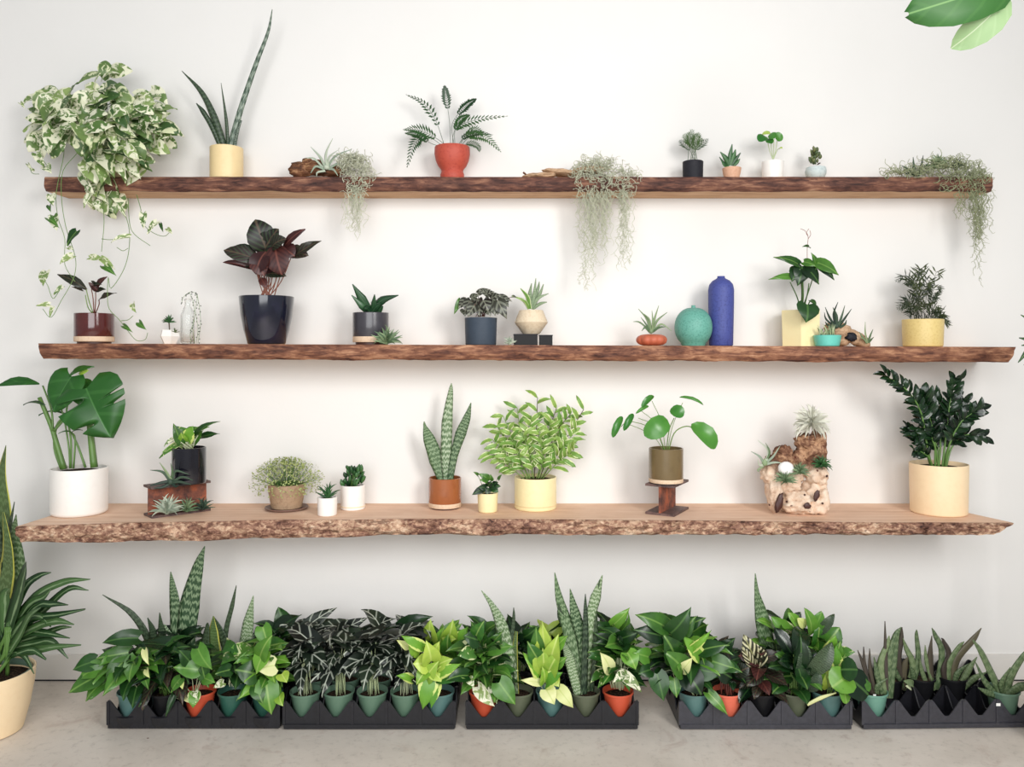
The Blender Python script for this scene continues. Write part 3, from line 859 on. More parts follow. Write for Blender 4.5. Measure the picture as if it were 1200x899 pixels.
# small black pot palm
def small_pot(name, label, cat, px, top, bot, wt, wb, mat, z, y, rnd=.004, soil=.9, group=None, prof=None, **kw):
    t = Thing(name, label, cat, on(z, px, y), group)
    h = (bot - top) * S(y)
    pr = prof(h, wt * S(y) / 2) if prof else cyl(wt * S(y) / 2, wb * S(y) / 2, h, rnd)
    pot(t, t.o, pr, mat, h, soil=soil, **kw)
    t.h = h; t.top = t.o + Vector((0, 0, h * soil))
    return t
y = -.075
t = small_pot('potted_palm', 'tiny parlour palm in a small matt black pot on the top shelf', 'plant', 812, 187, 208, 24, 23, 'black_matt', Z1, y)
rs = random.Random(5)
for i in range(9):
    x0 = 812 + rs.uniform(-6, 6); tx = 812 + (i - 4) * 3.9 + rs.uniform(-1.5, 1.5); ty = 153 + abs(i - 4) * 2.4 + rs.uniform(-2, 3)
    frond(t, [W(x0, 188, y), W(lerp(x0, tx, .3), lerp(188, ty, .5), y), W(tx, ty, y + rs.uniform(-.03, .02))], 7, 12 * S(y), .006, 'small_palm_leaf', start=.5, ang=42, stemmat='stem_pale')
t.finish()
# pink bowl succulent
t = small_pot('potted_succulent', 'small pointed green succulent in a pinkish clay pot on the top shelf', 'plant', 857.5, 194.5, 208, 22, 17, 'pink_clay', Z1, y, .006)
for pts in [[(856, 194, 5), (856, 182, 6), (858, 169, 1)], [(855, 194, 5), (850, 185, 6), (844, 178, 1)], [(858, 194, 5), (862, 187, 5), (868, 179, 1)], [(853, 194, 4), (849, 192, 5), (843, 184, 1)], [(859, 194, 5), (864, 190, 4), (867, 186, 1)], [(857, 194, 5), (860, 183, 6), (862, 175, 1)], [(854, 194, 3), (849, 194, 3), (846, 190, 1)]]:
    t.blade(pts, 'succulent_green', -.08, -.09, .35, .1)
t.finish()
# white pot small
t = small_pot('potted_seedling', 'small round-leaved plant with pale stems in a white pot on the top shelf', 'plant', 905.5, 186, 207, 25, 24, 'white_glaze', Z1, y)
for a, b, c2, d, w in [(897, 160, 889, 166, 13), (901, 158, 909, 161, 14), (898, 163, 905, 168, 12), (909, 163, 917, 158, 12), (893, 157, 903, 156, 8), (913, 174, 917, 174, 3)]:
    t.tl(a, b, c2, d, w, 'pilea_leaf' if w > 9 else 'lime_leaf', 'round', -.085)
for a, b in [(899, 163), (903, 162), (911, 164), (907, 163), (914, 174)]: t.tube([W(906, 188, y), W(lerp(906, a, .6), 176, y), W(a, b, -.084)], .0013, 'stem_pale')
t.finish()
# pale blue bowl
def bowlprof(h, r): return [(r * .55, 0), (r * .8, h * .18), (r * .97, h * .5), (r, h * .72), (r * .93, h)]
t = small_pot('potted_succulent', 'tiny bushy succulent in a speckled pale blue-grey bowl on the top shelf', 'plant', 956, 193, 207, 24, 18, 'pale_blue_stone', Z1, y, prof=bowlprof)
rs = random.Random(8)
for i in range(22):
    k = i / 21; cx = 956 + rs.uniform(-7, 7) * (1 - .4 * k); by = lerp(192, 176, k)
    dx = rs.uniform(-5, 5)
    t.tl(cx, by, cx + dx, by - rs.uniform(4, 7), 4.5, 'succulent_olive', 'fat', -.075 + rs.uniform(-.015, .01), None)
t.tl(958, 193, 962, 191, 3, 'calathea_red', 'fat', -.09); t.tube([W(956, 193, y), W(956, 178, y)], .0015, 'stem_green', sm=0)
t.finish()
# right moss mound
moss('olive-grey moss mound hanging over the right end of the top shelf', [(1115, 198, 40, 8, 190), (1060, 201, 24, 4, 90), (1125, 214, 26, 12, 120), (1145, 210, 18, 12, 110), (1095, 191, 14, 5, 40), (1118, 190, 16, 5, 50)],
     [(1146, 222, 288, 12, 70), (1126, 222, 265, 10, 18), (1149, 240, 334, 7, 14)], 'moss_olive', 3)
t = Thing('air_plant', 'dark spiky air plant in the moss at the right end of the top shelf', 'air plant', W(1073, 206, -.11), 'air plants')
mb = MB(); lathe(mb, [(.001, 0), (.005, .002), (.006, .008), (.001, .014)], *t.o, seg=10); t.part('base_bulb', mb, 'air_dark', None)
for pts in [[(1073, 205, 5), (1071, 195, 4.5), (1070, 184, .8)], [(1074, 205, 5), (1079, 196, 4), (1082, 182, .8)], [(1074, 205, 4), (1080, 199, 4), (1089, 190, .8)], [(1072, 205, 5), (1065, 199, 4), (1057, 194, .8)], [(1072, 206, 4), (1066, 203, 4), (1061, 204, 1)], [(1075, 206, 4), (1082, 202, 4), (1087, 203, 1)]]:
    t.blade(pts, 'air_dark', -.11, -.13, .35, .1)
airplant('small grey-green air plant tucked in the right-hand moss mound', 1099, 198, -.12, 15, 17, 'air_green', 2.4, 5, 4, group='air plants')
airplant('dark curled air plant lying on the right-hand moss behind the hanging tail', 1121, 198, -.12, 12, 12, 'air_dark', 3, 0, 9, group='air plants')

# ================================================================ MIDDLE SHELF
def z2p(px): return z2((px - 600) * (D + Y2) / F)
def banded(t, r, h, foot, band, glaze, clay='bare_clay', base='dark_clay'):
    """glazed cylinder with a bare clay band above a dark recessed saucer"""
    c = t.o
    mb = MB(); lathe(mb, [(r * .3, 0), (r * .84, 0), (r * .84, foot)], *c, seg=40, cap_top=True); t.part('foot', mb, base, 40, label='dark recessed foot')
    mb = MB(); lathe(mb, [(r * .3, foot), (r * .97, foot), (r, foot + .002), (r, foot + band)], *c, seg=40, cap_top=True); t.part('clay_band', mb, clay, 40, label='bare clay band')
    hh = h - foot - band
    pot(t, c + Vector((0, 0, foot + band)), [(r * .99, 0), (r, .001), (r, hh * .5), (r, hh)], glaze, hh)
y = -.11; k = S(y)
t = Thing('potted_calathea', 'small dark-leaved prayer plant in a glossy burgundy pot with cream band', 'plant', on(z2p(110), 110.5, y))
banded(t, 21.5 * k, 35 * k, 2.5 * k, 6 * k, 'burgundy_glaze')
for a, b, c2, d, w in [(102, 339, 67, 321, 12), (116, 342, 104, 331, 9), (113, 338, 125, 324, 9), (112, 342, 124, 339, 7), (115, 352, 136, 343, 7), (112, 334, 107, 329, 5), (98, 341, 84, 336, 4), (108, 337, 120, 334, 6)]:
    t.tl(a, b, c2, d, w, 'calathea_dark' if w != 9 else 'calathea_red', 'lance', -.14, -.16, Vector((.2, -1, .6)))
for pts in [[(109, 367), (104, 352), (101, 339)], [(110, 367), (109, 350), (107, 338)], [(111, 367), (112, 352), (112, 340)], [(108, 367), (103, 360), (100, 346)], [(112, 367), (116, 357), (116, 352)]]:
    vine(t, pts, -.11, -.14, .0018, 'stem_red' if pts[0][0] > 109 else 'stem_green')
t.finish()
# geometric bowl
t = Thing('potted_succulent', 'tiny dark succulents in a faceted white geometric bowl on the middle shelf', 'plant', on(z2p(200), 199, -.13))
mb = MB(); kk = S(-.13); c = t.o
lathe(mb, [(.3 * kk, 0), (7 * kk, 0), (11.5 * kk, 9 * kk), (9.5 * kk, 16.5 * kk), (8.3 * kk, 16.5 * kk), (9.4 * kk, 8.5 * kk), (.1 * kk, 7.5 * kk)], *c, seg=6); t.part('faceted_bowl', mb, 'white_glaze', 5)
mb = MB(); lathe(mb, [(9.3 * kk, 8 * kk), (.1 * kk, 9 * kk)], *c, seg=6); t.part('soil', mb, 'potting_soil', None)
rosette(t, W(198, 378, -.13), 22, 9.5 * kk, .0085, 'succulent_green', 'fat', 85, 0, seed=3)
rosette(t, W(205, 390, -.14), 9, 6 * kk, .006, 'succulent_olive', 'fat', 80, 10, seed=4)
t.tube([W(199, 392, -.13), W(198, 378, -.13)], .002, 'stem_dark', sm=0); t.finish()
# glass bottle with string plant
t = Thing('glass_bottle', 'clear glass bottle with a dotted trailing vine beside it on the middle shelf', 'bottle', on(z2p(220), 220, -.12)); kk = S(-.12)
mb = MB(); lathe(mb, [(.002, 0), (6.5 * kk, 0), (8 * kk, 2 * kk), (8 * kk, 34 * kk), (5.5 * kk, 41 * kk), (3.4 * kk, 45 * kk), (3.4 * kk, 50 * kk), (4.2 * kk, 51 * kk), (4.2 * kk, 53 * kk), (3 * kk, 53 * kk), (2.8 * kk, 45 * kk), (4.9 * kk, 40.5 * kk), (7.4 * kk, 33.5 * kk), (7.4 * kk, 3 * kk), (.002, 2 * kk)], *t.o, seg=24)
t.part('glass_body', mb, 'glass', None)
t2 = Thing('string_plant', 'wiry string-of-beads vine climbing over the clear glass bottle', 'plant', on(z2p(230), 229, -.14))
rs = random.Random(6); mb = MB()
for pts in [[(230, 402), (232, 385), (229, 365), (231, 348), (225, 342), (218, 345)], [(228, 402), (226, 385), (228, 368), (226, 352), (222, 343)], [(232, 402), (235, 380), (234, 362), (231, 345)], [(224, 402), (223, 390), (228, 375)], [(218, 345), (214, 350), (213, 356)]]:
    P = smoothpath([W(a, b, -.145) for a, b in pts], 5)
    t2.tube(P, .0006, 'stem_green', sm=0)
    for p in P:
        if rs.random() < .75: lathe(mb, [(.0001, -.0022), (.0022, 0), (.0001, .0022)], p.x + rs.uniform(-.005, .005), p.y, p.z, seg=6)
t2.part('beads', mb, 'deep_green_leaf', None, kind='stuff'); t2.finish()
# big navy pot calathea
y = -.12; k = S(y)
t = Thing('potted_calathea', 'large dark burgundy-green calathea in a glossy navy tapered pot', 'plant', on(z2p(312), 312.5, y)); h = 55.5 * k
pot(t, t.o, [(20 * k, 0), (21.5 * k, .003), (26 * k, h * .3), (29.3 * k, h * .62), (30.9 * k, h * .9), (31.3 * k, h)], 'navy_glaze', h, soil=.88)
for a, b, c2, d, w, m in [(316, 300, 299, 257, 34, 'calathea_dark'), (308, 296, 326, 268, 26, 'calathea_dark'), (305, 306, 262, 293, 20, 'calathea_dark'), (302, 302, 275, 288, 16, 'calathea_dark'), (312, 295, 300, 322, 24, 'calathea_red'), (322, 285, 330, 322, 30, 'calathea_red'),
                       (330, 294, 357, 268, 12, 'calathea_red'), (341, 302, 376, 282, 11, 'calathea_dark'), (336, 296, 362, 300, 18, 'calathea_dark'), (310, 322, 336, 324, 12, 'calathea_dark'), (302, 318, 261, 308, 8, 'calathea_red'), (300, 300, 310, 324, 22, 'calathea_red'), (318, 292, 336, 280, 20, 'calathea_dark'), (298, 308, 280, 310, 14, 'calathea_dark'), (305, 325, 312, 337, 10, 'calathea_red'), (322, 300, 308, 322, 26, 'calathea_red'), (330, 290, 345, 300, 22, 'calathea_red')]:
    yy = -.14 - random.uniform(0, .03)
    t.tl(a, b, c2, d, w, m, 'oval', yy, yy - .02, Vector((U(-.3, .3), -1, .35)))
    t.tube([W(312 + U(-9, 9), 350, y), W(312 + (a - 312) * .6, 330, y - .01), W(a, b, yy)], .0018, 'stem_red', .0014)
t.finish()
# gasteria
y = -.11; k = S(y)
t = Thing('potted_gasteria', 'pointed dark green gasteria in a charcoal glazed pot with cream band', 'plant', on(z2p(434), 434.5, y))
banded(t, 20.8 * k, 37 * k, 3 * k, 6.5 * k, 'charcoal_glaze')
for pts in [[(433, 364, 8), (424, 350, 11), (413, 333, 1)], [(432, 366, 7), (424, 358, 9), (412, 346, 1)], [(437, 364, 8), (448, 352, 10), (467, 346, 1)], [(436, 365, 7), (438, 356, 8), (439, 345, 1)], [(438, 366, 7), (446, 362, 9), (449, 359, 1)], [(434, 366, 7), (430, 362, 9), (427, 362, 2)], [(436, 366, 8), (441, 360, 9), (446, 356, 2)]]:
    t.blade(pts, 'gasteria_leaf', -.11, -.14, .35, .15)
t.finish()
airplant('pale spiky air plant lying in front of the charcoal gasteria pot', 453, 399, -.175, 26, 21, 'air_green', 2.6, 0, 5, group='air plants', sits=z2p(453))
# peperomia
y = -.11; k = S(y)
t = small_pot('potted_peperomia', 'ripple-leaved dark peperomia in a matt slate-grey straight pot', 'plant', 563.5, 371, 402.5, 38, 36, 'slate_matt', z2p(563), y)
for a, b, c2, d, w in [(552, 352, 545, 366, 13), (560, 350, 557, 365, 14), (583, 352, 594, 374, 15), (570, 347, 580, 342, 10), (560, 344, 575, 339, 9), (585, 348, 600, 353, 9), (540, 352, 532, 368, 8), (547, 352, 537, 361, 13), (566, 352, 572, 366, 16), (556, 358, 548, 371, 14), (578, 354, 580, 370, 13), (563, 358, 562, 371, 14), (572, 346, 560, 339, 8), (590, 350, 596, 360, 9), (552, 350, 562, 345, 10), (575, 350, 588, 346, 12), (545, 363, 545, 371, 12), (570, 361, 575, 371, 12), (584, 360, 583, 369, 10), (600, 348, 606, 349, 4)]:
    yy = -.12 - random.uniform(0, .04)
    t.tl(a, b, c2, d, w, 'peperomia_leaf' if a != 540 else 'pothos_leaf', 'heart', yy, yy - .012, Vector((U(-.3, .3), -1, .5)))
    t.tube([W(563 + U(-6, 6), 371, y), W((a + 563) / 2, 355, y - .01), W(a, b, yy)], .0012, 'stem_red', .001)
t.finish()
airplant('tiny pale air plant at the left end of the black box', 597, 400, -.175, 20, 10, 'air_silver', 1.8, 5, 6, group='air plants', sits=z2p(597))
# black boxes
def tray_box(label, x0, x1, top, y0, y1):
    z = z2p((x0 + x1) / 2); a = WX(x0, y0); b = WX(x1, y0); h = (403.3 - top) * S(y0)
    t = Thing('black_box', label, 'box', ((a + b) / 2, y0, z))
    mb = MB(); box(mb, a, b, y0, y1, z, z + h - .003); t.part('body', mb, 'black_gloss', 30)
    mb = MB(); box(mb, a - .001, b + .001, y0 - .001, y1 + .001, z + h - .003, z + h); t.part('lid', mb, 'black_matt', 30)
    return z + h
ztop = tray_box('long low black box carrying the faceted sandstone pot', 602, 630, 390, -.155, -.07)
tray_box('short black cube box right of the pot-carrying black box', 632.5, 647.5, 391, -.155, -.09)
# faceted sandstone pot
y = -.11; k = S(y)
t = Thing('potted_succulent', 'light variegated upright plant in a faceted sandstone pot standing on a black box', 'plant', on(ztop, 622.5, y)); h = 27.5 * k
pot(t, t.o, [(9.5 * k, 0), (10 * k, .001), (19.5 * k, h * .5), (14 * k, h)], 'sandstone', h, seg=10)
for pts in [[(622, 362, 5), (626, 345, 4.5), (628, 326, .8)], [(621, 362, 5), (618, 348, 5), (610, 338, 1)], [(620, 362, 4), (613, 352, 4), (600, 347, 1)], [(623, 362, 5), (630, 350, 4.5), (643, 344, .8)], [(623, 362, 4), (632, 346, 4), (637, 333, 1)], [(621, 362, 4), (621, 345, 5), (623, 332, 1)], [(624, 362, 4), (633, 356, 4), (641, 354, 1)], [(620, 362, 4), (616, 354, 4), (612, 352, 1)], [(622, 362, 4), (630, 340, 4), (632, 330, .8)]]:
    t.blade(pts, 'snake_light' if pts[2][0] > 620 else 'variegated_leaf', y, y - .02, .25, .2)
t.finish()
# urchin + air plant
t = Thing('sea_urchin_shell', 'ribbed terracotta-orange urchin shell on the middle shelf', 'shell', on(z2p(763), 763.5, -.14)); kk = S(-.14)
mb = MB(); lathe(mb, [(.001, 0)] + [(16.5 * kk * math.sin(math.pi * (.06 + .88 * i / 12)) ** .7, 13.5 * kk * (.5 - .5 * math.cos(math.pi * i / 12))) for i in range(1, 13)] + [(.001, 12.5 * kk)], *t.o, seg=60, fn=lambda a, z: 1 + .1 * abs(math.sin(a * 5)) ** .6)
t.part('shell', mb, 'terracotta_shell', None)
t = Thing('air_plant', 'tall green air plant sprouting from the orange urchin shell', 'air plant', W(763, 390.5, -.14), 'air plants')
mb = MB(); lathe(mb, [(.001, -.002), (.006, 0), (.007, .008), (.001, .016)], *t.o, seg=10); t.part('base_bulb', mb, 'air_green', None)
for pts in [[(764, 389, 4), (767, 374, 4), (772, 358, .8)], [(762, 389, 4), (758, 374, 4), (748, 362, .8)], [(765, 389, 4), (770, 376, 4), (782, 366, .8)], [(763, 389, 4), (761, 375, 3.5), (755, 368, .8)], [(765, 389, 4), (775, 380, 3.5), (787, 388, .8)], [(761, 389, 4), (756, 384, 4), (752, 388, .8)], [(763, 389, 3), (750, 378, 3), (742, 377, .8)], [(764, 389, 4), (765, 378, 4), (764, 364, .8)], [(765, 389, 4), (772, 384, 4), (780, 383, .8)], [(762, 390, 4), (757, 380, 3), (751, 372, .8)]]:
    t.blade(pts, 'air_green', -.14, -.165, .3, .2)
# teal vase, blue vase
t = Thing('round_vase', 'round speckled teal vase with a tiny neck', 'vase', on(z2p(812), 812.5, -.13)); kk = S(-.13)
R = 21.8; mb = MB()
pr = [(.001, 0), (13 * kk, 0)] + [(R * kk * max(math.sin(a), .0) ** .82, (22.5 - 22.5 * math.cos(a)) * kk - 1.2 * kk * (1 - math.degrees(a) / 172)) for a in [math.radians(d) for d in range(38, 172, 8)]]
pr += [(2.8 * kk, 44.3 * kk), (2.2 * kk, 46.5 * kk), (2.6 * kk, 47.5 * kk), (1.4 * kk, 47.5 * kk), (1.2 * kk, 43 * kk)]
lathe(mb, pr, *t.o, seg=56); t.part('vase_body', mb, 'teal_speckle', 60)
t = Thing('bottle_vase', 'tall cobalt blue shouldered bottle vase beside the round teal vase', 'vase', on(z2p(845), 845, -.1)); kk = S(-.1)
pr = [(.001, 0), (12.5 * kk, 0), (13.8 * kk, 1.5 * kk), (14 * kk, 20 * kk), (14.6 * kk, 50 * kk), (14.8 * kk, 66 * kk), (13.6 * kk, 72 * kk), (10 * kk, 76.5 * kk), (5.4 * kk, 79 * kk), (4.2 * kk, 80.5 * kk), (4.5 * kk, 81.8 * kk), (3.2 * kk, 81.8 * kk), (3 * kk, 78 * kk)]
mb = MB(); lathe(mb, pr, *t.o, seg=44, fn=lambda a, z: 1 + .012 * math.sin(a * 2 + z * 20)); t.part('vase_body', mb, 'cobalt_matt', 60)
# faceted cream pot pothos
y = -.086; k = S(y)
t = Thing('potted_pothos', 'heart-leaved green pothos in a pale yellow many-sided pot', 'plant', on(z2p(938), 938, y)); h = 42 * k
def hexfn(a, z): return 1
pr = [(23 * k, 0), (24 * k, h)]
full = [(.001, 0)] + pr + [(21 * k, h), (20 * k, h * .88), (.001, h * .88)]
mb = MB(); vs_before = 0; lathe(mb, full, *t.o, seg=6)
R = Matrix.Translation(t.o) @ Matrix.Rotation(math.radians(12), 4, 'Z') @ Matrix.Translation(-t.o)
mb.v = [tuple(R @ Vector(p)) for p in mb.v]
t.part('faceted_pot', mb, 'butter_glaze', 5)
mb = MB(); lathe(mb, [(20 * k, h * .885), (.001, h * .9)], *t.o, seg=6); mb.v = [tuple(R @ Vector(p)) for p in mb.v]; t.part('soil', mb, 'potting_soil', None)
for a, b, c2, d, w, m in [(936, 310, 907, 301, 12, 'pothos_leaf'), (928, 325, 901, 327, 9, 'pothos_leaf'), (940, 312, 935, 335, 22, 'deep_green_leaf'), (944, 314, 960, 333, 20, 'deep_green_leaf'), (934, 315, 928, 330, 16, 'deep_green_leaf'), (958, 308, 983, 322, 17, 'pothos_leaf'), (960, 312, 978, 328, 13, 'deep_green_leaf'),
                       (955, 310, 951, 296, 9, 'pothos_leaf'), (946, 357, 945, 378, 29, 'deep_green_leaf'), (942, 307, 956, 312, 12, 'pothos_leaf'), (948, 289, 940, 289, 4, 'deep_green_leaf'), (947, 290, 950, 291, 4, 'deep_green_leaf'), (950, 352, 957, 358, 7, 'deep_green_leaf')]:
    yy = -.17 if b == 357 else -.14
    t.tl(a, b, c2, d, w, m, 'heart', yy, yy - .018, Vector((U(-.2, .2), -1, .4)), 0)
for pts in [[(938, 362), (934, 348), (928, 335), (926, 331)], [(940, 362), (941, 345), (940, 318)], [(942, 362), (946, 345), (948, 332)], [(939, 362), (940, 340), (937, 315)], [(941, 360), (948, 340), (957, 312)], [(945, 362), (950, 352), (953, 356), (947, 358)]]:
    vine(t, pts, -.086, -.15, .0032 if pts[0][0] in (940, 939) else .002, 'stem_thick')
for pts in [[(946, 310), (946, 290), (947, 277), (943, 270)], [(947, 280), (950, 275), (949, 270)], [(943, 270), (938, 268)], [(947, 277), (945, 273), (948, 268)]]: vine(t, pts, -.14, -.14, .0009, 'stem_red')
t.finish()
# turquoise dish
t = small_pot('potted_succulent', 'low turquoise dish with a small wispy pale succulent', 'plant', 969.5, 392, 404.5, 31, 27, 'turquoise_glaze', z2p(969), -.16, .004)
rs = random.Random(4)
for i in range(26):
    cx = 969 + rs.uniform(-10, 8); t.tl(cx, 392, cx + rs.uniform(-5, 5), 392 - rs.uniform(5, 14), 2.4, 'air_green' if i % 2 else 'stem_pale', 'spike', -.155, -.16)
t.finish()
t = driftwood('tan driftwood knot with a dark hole right of the turquoise dish', [(984, 392, 16, 13, .4), (1004, 397, 18, 8, .5), (975, 385, 9, 7, 0)], -.1, z2p(1000), 'driftwood_tan', .22)
mb = MB(); blob_mesh(mb, W(998, 395, -.126), (6 * S(-.13), .004, 5 * S(-.13)), .5, 2.5, 77); t.part('hollow', mb, 'black_matt', None, label='dark piece for hollow shade')  # solid black blob stands in for the shade inside the knot hole
t = Thing('air_plant', 'dark upright air plant perched on the tan driftwood knot', 'air plant', W(980, 384, -.12), 'air plants')
mb = MB(); lathe(mb, [(.001, -.003), (.008, 0), (.008, .008), (.001, .014)], *t.o, seg=10); t.part('base_bulb', mb, 'air_dark', None)
for pts in [[(980, 383, 5), (977, 368, 4), (982, 354, .8)], [(979, 383, 5), (972, 372, 4), (967, 360, .8)], [(982, 383, 5), (986, 372, 4), (990, 358, .8)], [(983, 383, 4), (990, 373, 4), (998, 362, .8)], [(978, 383, 4), (968, 374, 4), (966, 366, .8)], [(981, 383, 5), (980, 370, 5), (976, 360, .8)], [(984, 384, 4), (990, 380, 4), (992, 375, 1)], [(977, 384, 4), (970, 381, 4), (967, 377, 1)]]:
    t.blade(pts, 'air_dark', -.12, -.145, .3, .2)
t = Thing('air_plant', 'small thin air plant at the right tip of the tan driftwood', 'air plant', W(1017, 403, -.13), 'air plants')
for pts in [[(1017, 402, 4), (1014, 390, 3.5), (1014, 377, .8)], [(1017, 402, 4), (1020, 393, 3), (1023, 386, .8)], [(1016, 402, 4), (1010, 394, 3), (1007, 389, .8)], [(1018, 402, 3), (1021, 398, 3), (1024, 395, .8)], [(1016, 402, 4), (1012, 397, 3), (1008, 396, .8)]]:
    t.blade(pts, 'air_green', -.13, -.15, .3, .2)
# palm in yellow pot
y = -.11; k = S(y)
t = small_pot('potted_palm', 'bushy parlour palm in a wide mustard yellow pot on the middle shelf', 'plant', 1081.5, 373, 404.5, 45, 43, 'yellow_glaze', z2p(1081), y, .005)
rs = random.Random(9)
for i in range(34):
    x0 = 1082 + rs.uniform(-11, 11); lvl = rs.random()
    sp = (i % 17 - 8) / 8
    tx = 1084 + sp * lerp(26, 38, lvl) + rs.uniform(-2, 2); ty = lerp(368, 313, lvl) + abs(sp) * 11 + rs.uniform(-3, 3)
    yd = y + rs.uniform(-.05, .04)
    frond(t, [W(x0, 374, y), W(lerp(x0, tx, .25), lerp(374, ty, .55), lerp(y, yd, .5)), W(lerp(x0, tx, .65), ty - 2 - 3 * abs(sp), yd), W(tx, ty + 1, yd)], 8, 15 * k, .0062, 'palm_leaf', start=.42, ang=48, stemmat='stem_dark', droop=.1)
t.finish()
# ================================================================ LOWEST SHELF
def pot3(name, label, cat, px, top, bot, wt, wb, mat, rnd=.004, soil=.93, z=None, y=None, prof=None, **kw):
    """bot = row of the pot's front foot on the lowest shelf"""
    if y is None:
        yf = y3(bot); y = yf
        for _ in range(3): y = yf + wb * S(y) / 2
    z = Z3 if z is None else z
    t = Thing(name, label, cat, on(z, px, y))
    k = S(y); rt = wt * k / 2; rb = wb * k / 2
    ztop = HC - (top - HY) * (D + y - rt) / F        # front rim row
    h = ztop - z
    pr = prof(h, rt) if prof else cyl(rt, rb, h, rnd)
    t.y, t.k, t.h, t.rt, t.rb = y, k, h, rt, rb
    if mat: pot(t, t.o, pr, mat, h, soil=soil, **kw)
    return t

# monstera
t = pot3('potted_monstera', 'split-leaf monstera in a large white pot at the left end of the lowest shelf', 'plant', 93, 553, 608, 61, 61, 'white_glaze', .012, .93)
y = t.y
SG = 1
def mleaf(t, B, T, w, y0, y1, N, cuts, side=(1, 1)):
    """heart leaf with slits cut from the margin"""
    B = W(B[0], B[1], y0); T = W(T[0], T[1], y1); wm = w * S(y0)
    yv = (T - B); L = yv.length; yv.normalize(); x = yv.cross(N).normalized(); z = x.cross(yv)
    prof = [(0, .5), (.06, .8), (.15, .97), (.28, 1.0), (.42, .93), (.56, .8), (.7, .62), (.82, .42), (.92, .2), (1, 0)]
    def wid(tt):
        for (a, wa), (b, wb) in zip(prof, prof[1:]):
            if a <= tt <= b: return lerp(wa, wb, (tt - a) / (b - a))
        return 0
    mb = MB(); n = 90; cols = 7
    for sd in (-1, 1):
        vs = []; us = []
        for i in range(n + 1):
            tt = i / n; ww = wid(tt)
            for c in (cuts if side[0 if sd < 0 else 1] else []):
                d = abs(tt - c[0] if len(c) < 4 or (c[3] == sd) else 9)
                if d < c[1]: ww = min(ww, lerp(c[2] * ww, ww, (d / c[1]) ** 2))
            for j in range(cols + 1):
                s = j / cols
                sweep = -.16 * s ** 1.4 * max(0, 1 - tt * 1.8) + .06 * s * tt * 2 * (1 - tt)
                p = B + yv * (L * (tt + sweep)) + x * (sd * s * ww * wm / 2) + z * (wm * (.12 * s * ww - .10 * s ** 3) + L * .09 * 4 * tt * (1 - tt) * .6)
                p.y = min(p.y, -.01); vs.append(p); us.append((.5 + sd * s * max(ww, .05) * .5, tt))
        fs = []
        for i in range(n):
            for j in range(cols):
                q = (i * (cols + 1) + j, i * (cols + 1) + j + 1, (i + 1) * (cols + 1) + j + 1, (i + 1) * (cols + 1) + j)
                fs.append(q if sd > 0 else tuple(reversed(q)))
        mb.add(vs, fs, us)
    return t.part('leaf', mb, 'monstera_leaf', None)
mleaf(t, (101, 455), (130, 513), 80, y - .03, y - .05, Vector((.05, -1, .25)), [(.22, .08, .25, SG), (.62, .06, .35, SG), (.47, .03, .55, -SG), (.33, .018, .5, -SG)])
mleaf(t, (84, 441), (62, 483), 46, y - .01, y - .03, Vector((-.1, -1, .4)), [])
mleaf(t, (92, 452), (110, 478), 30, y + .03, y + .02, Vector((.1, -1, .5)), [])
t.tl(46, 449, -2, 451, 14, 'monstera_leaf', 'oval', y - .02, y - .06, Vector((0, -1, .9)), 0)
t.tl(80, 441, 110, 429, 12, 'monstera_leaf', 'lance', y - .01, y, Vector((0, -.8, 1)), 0)
t.tl(92, 438, 104, 434, 9, 'lime_leaf', 'lance', y, y, Vector((0, -1, .6)), 0)
t.tl(53, 474, 27, 474, 7, 'deep_green_leaf', 'lance', y - .01, y, Vector((0, -.4, 1)), 0)
t.tl(78, 485, 45, 486, 6, 'monstera_leaf', 'lance', y + .02, y + .02, Vector((0, -.3, 1)), 0)
t.tl(84, 506, 68, 508, 5, 'monstera_leaf', 'lance', y - .03, y - .04, Vector((0, -.3, 1)), 0)
t.tl(84, 506, 97, 504, 5, 'monstera_leaf', 'lance', y - .03, y - .02, Vector((0, -.3, 1)), 0)
for pts, rr in [([(110, 548), (107, 520), (104, 490), (101, 462)], 4.6), ([(75, 550), (66, 520), (60, 500), (46, 466)], 3.6), ([(72, 550), (64, 525), (66, 500), (78, 485)], 2.0), ([(83, 549), (83, 515), (78, 480), (88, 452)], 1.4), ([(86, 549), (88, 515), (84, 507)], 1.3), ([(100, 548), (92, 525), (84, 507)], 1.6), ([(82, 549), (80, 520), (72, 480), (60, 470)], 1.2), ([(62, 505), (60, 480), (50, 452)], 1.4), ([(63, 505), (72, 495), (78, 488)], 1.8)]:
    t.tube([W(a, b, lerp(y, y + .01, i / (len(pts) - 1))) for i, (a, b) in enumerate(pts)], rr * .0026, 'stem_thick', rr * .0018, 4)
t.finish()

# rusty beam with black pot
def beam(label, P0, ang, length, depth, h, thk=.007, web=.5):
    t = Thing('steel_beam_offcut', label, 'metal block', (P0[0], P0[1], Z3), 'rusty steel beam offcuts used as plant stands')
    R = Matrix.Translation((P0[0], P0[1], Z3)) @ Matrix.Rotation(ang, 4, 'Z')
    mb = MB(); box(mb, 0, length, 0, depth, 0, thk, R); t.part('bottom_flange', mb, 'dark_steel', 30)
    mb = MB(); box(mb, -.001, length, 0, depth, h - thk, h, R); t.part('top_flange', mb, 'dark_steel', 30)
    mb = MB(); box(mb, .001, length - .001, depth * web - thk * .5, depth * web + thk * .5, thk, h - thk, R); t.part('web', mb, 'rust', 30, label='orange rusted web')
    return Z3 + h, R
ya = y3(608); yb = y3(598.5)
a = Vector((WX(178, ya), ya)); b = Vector((WX(247, yb), yb)); ang = math.atan2((b - a).y, (b - a).x)
hb = (HC - (571 - HY) * (D + ya) / F) - Z3
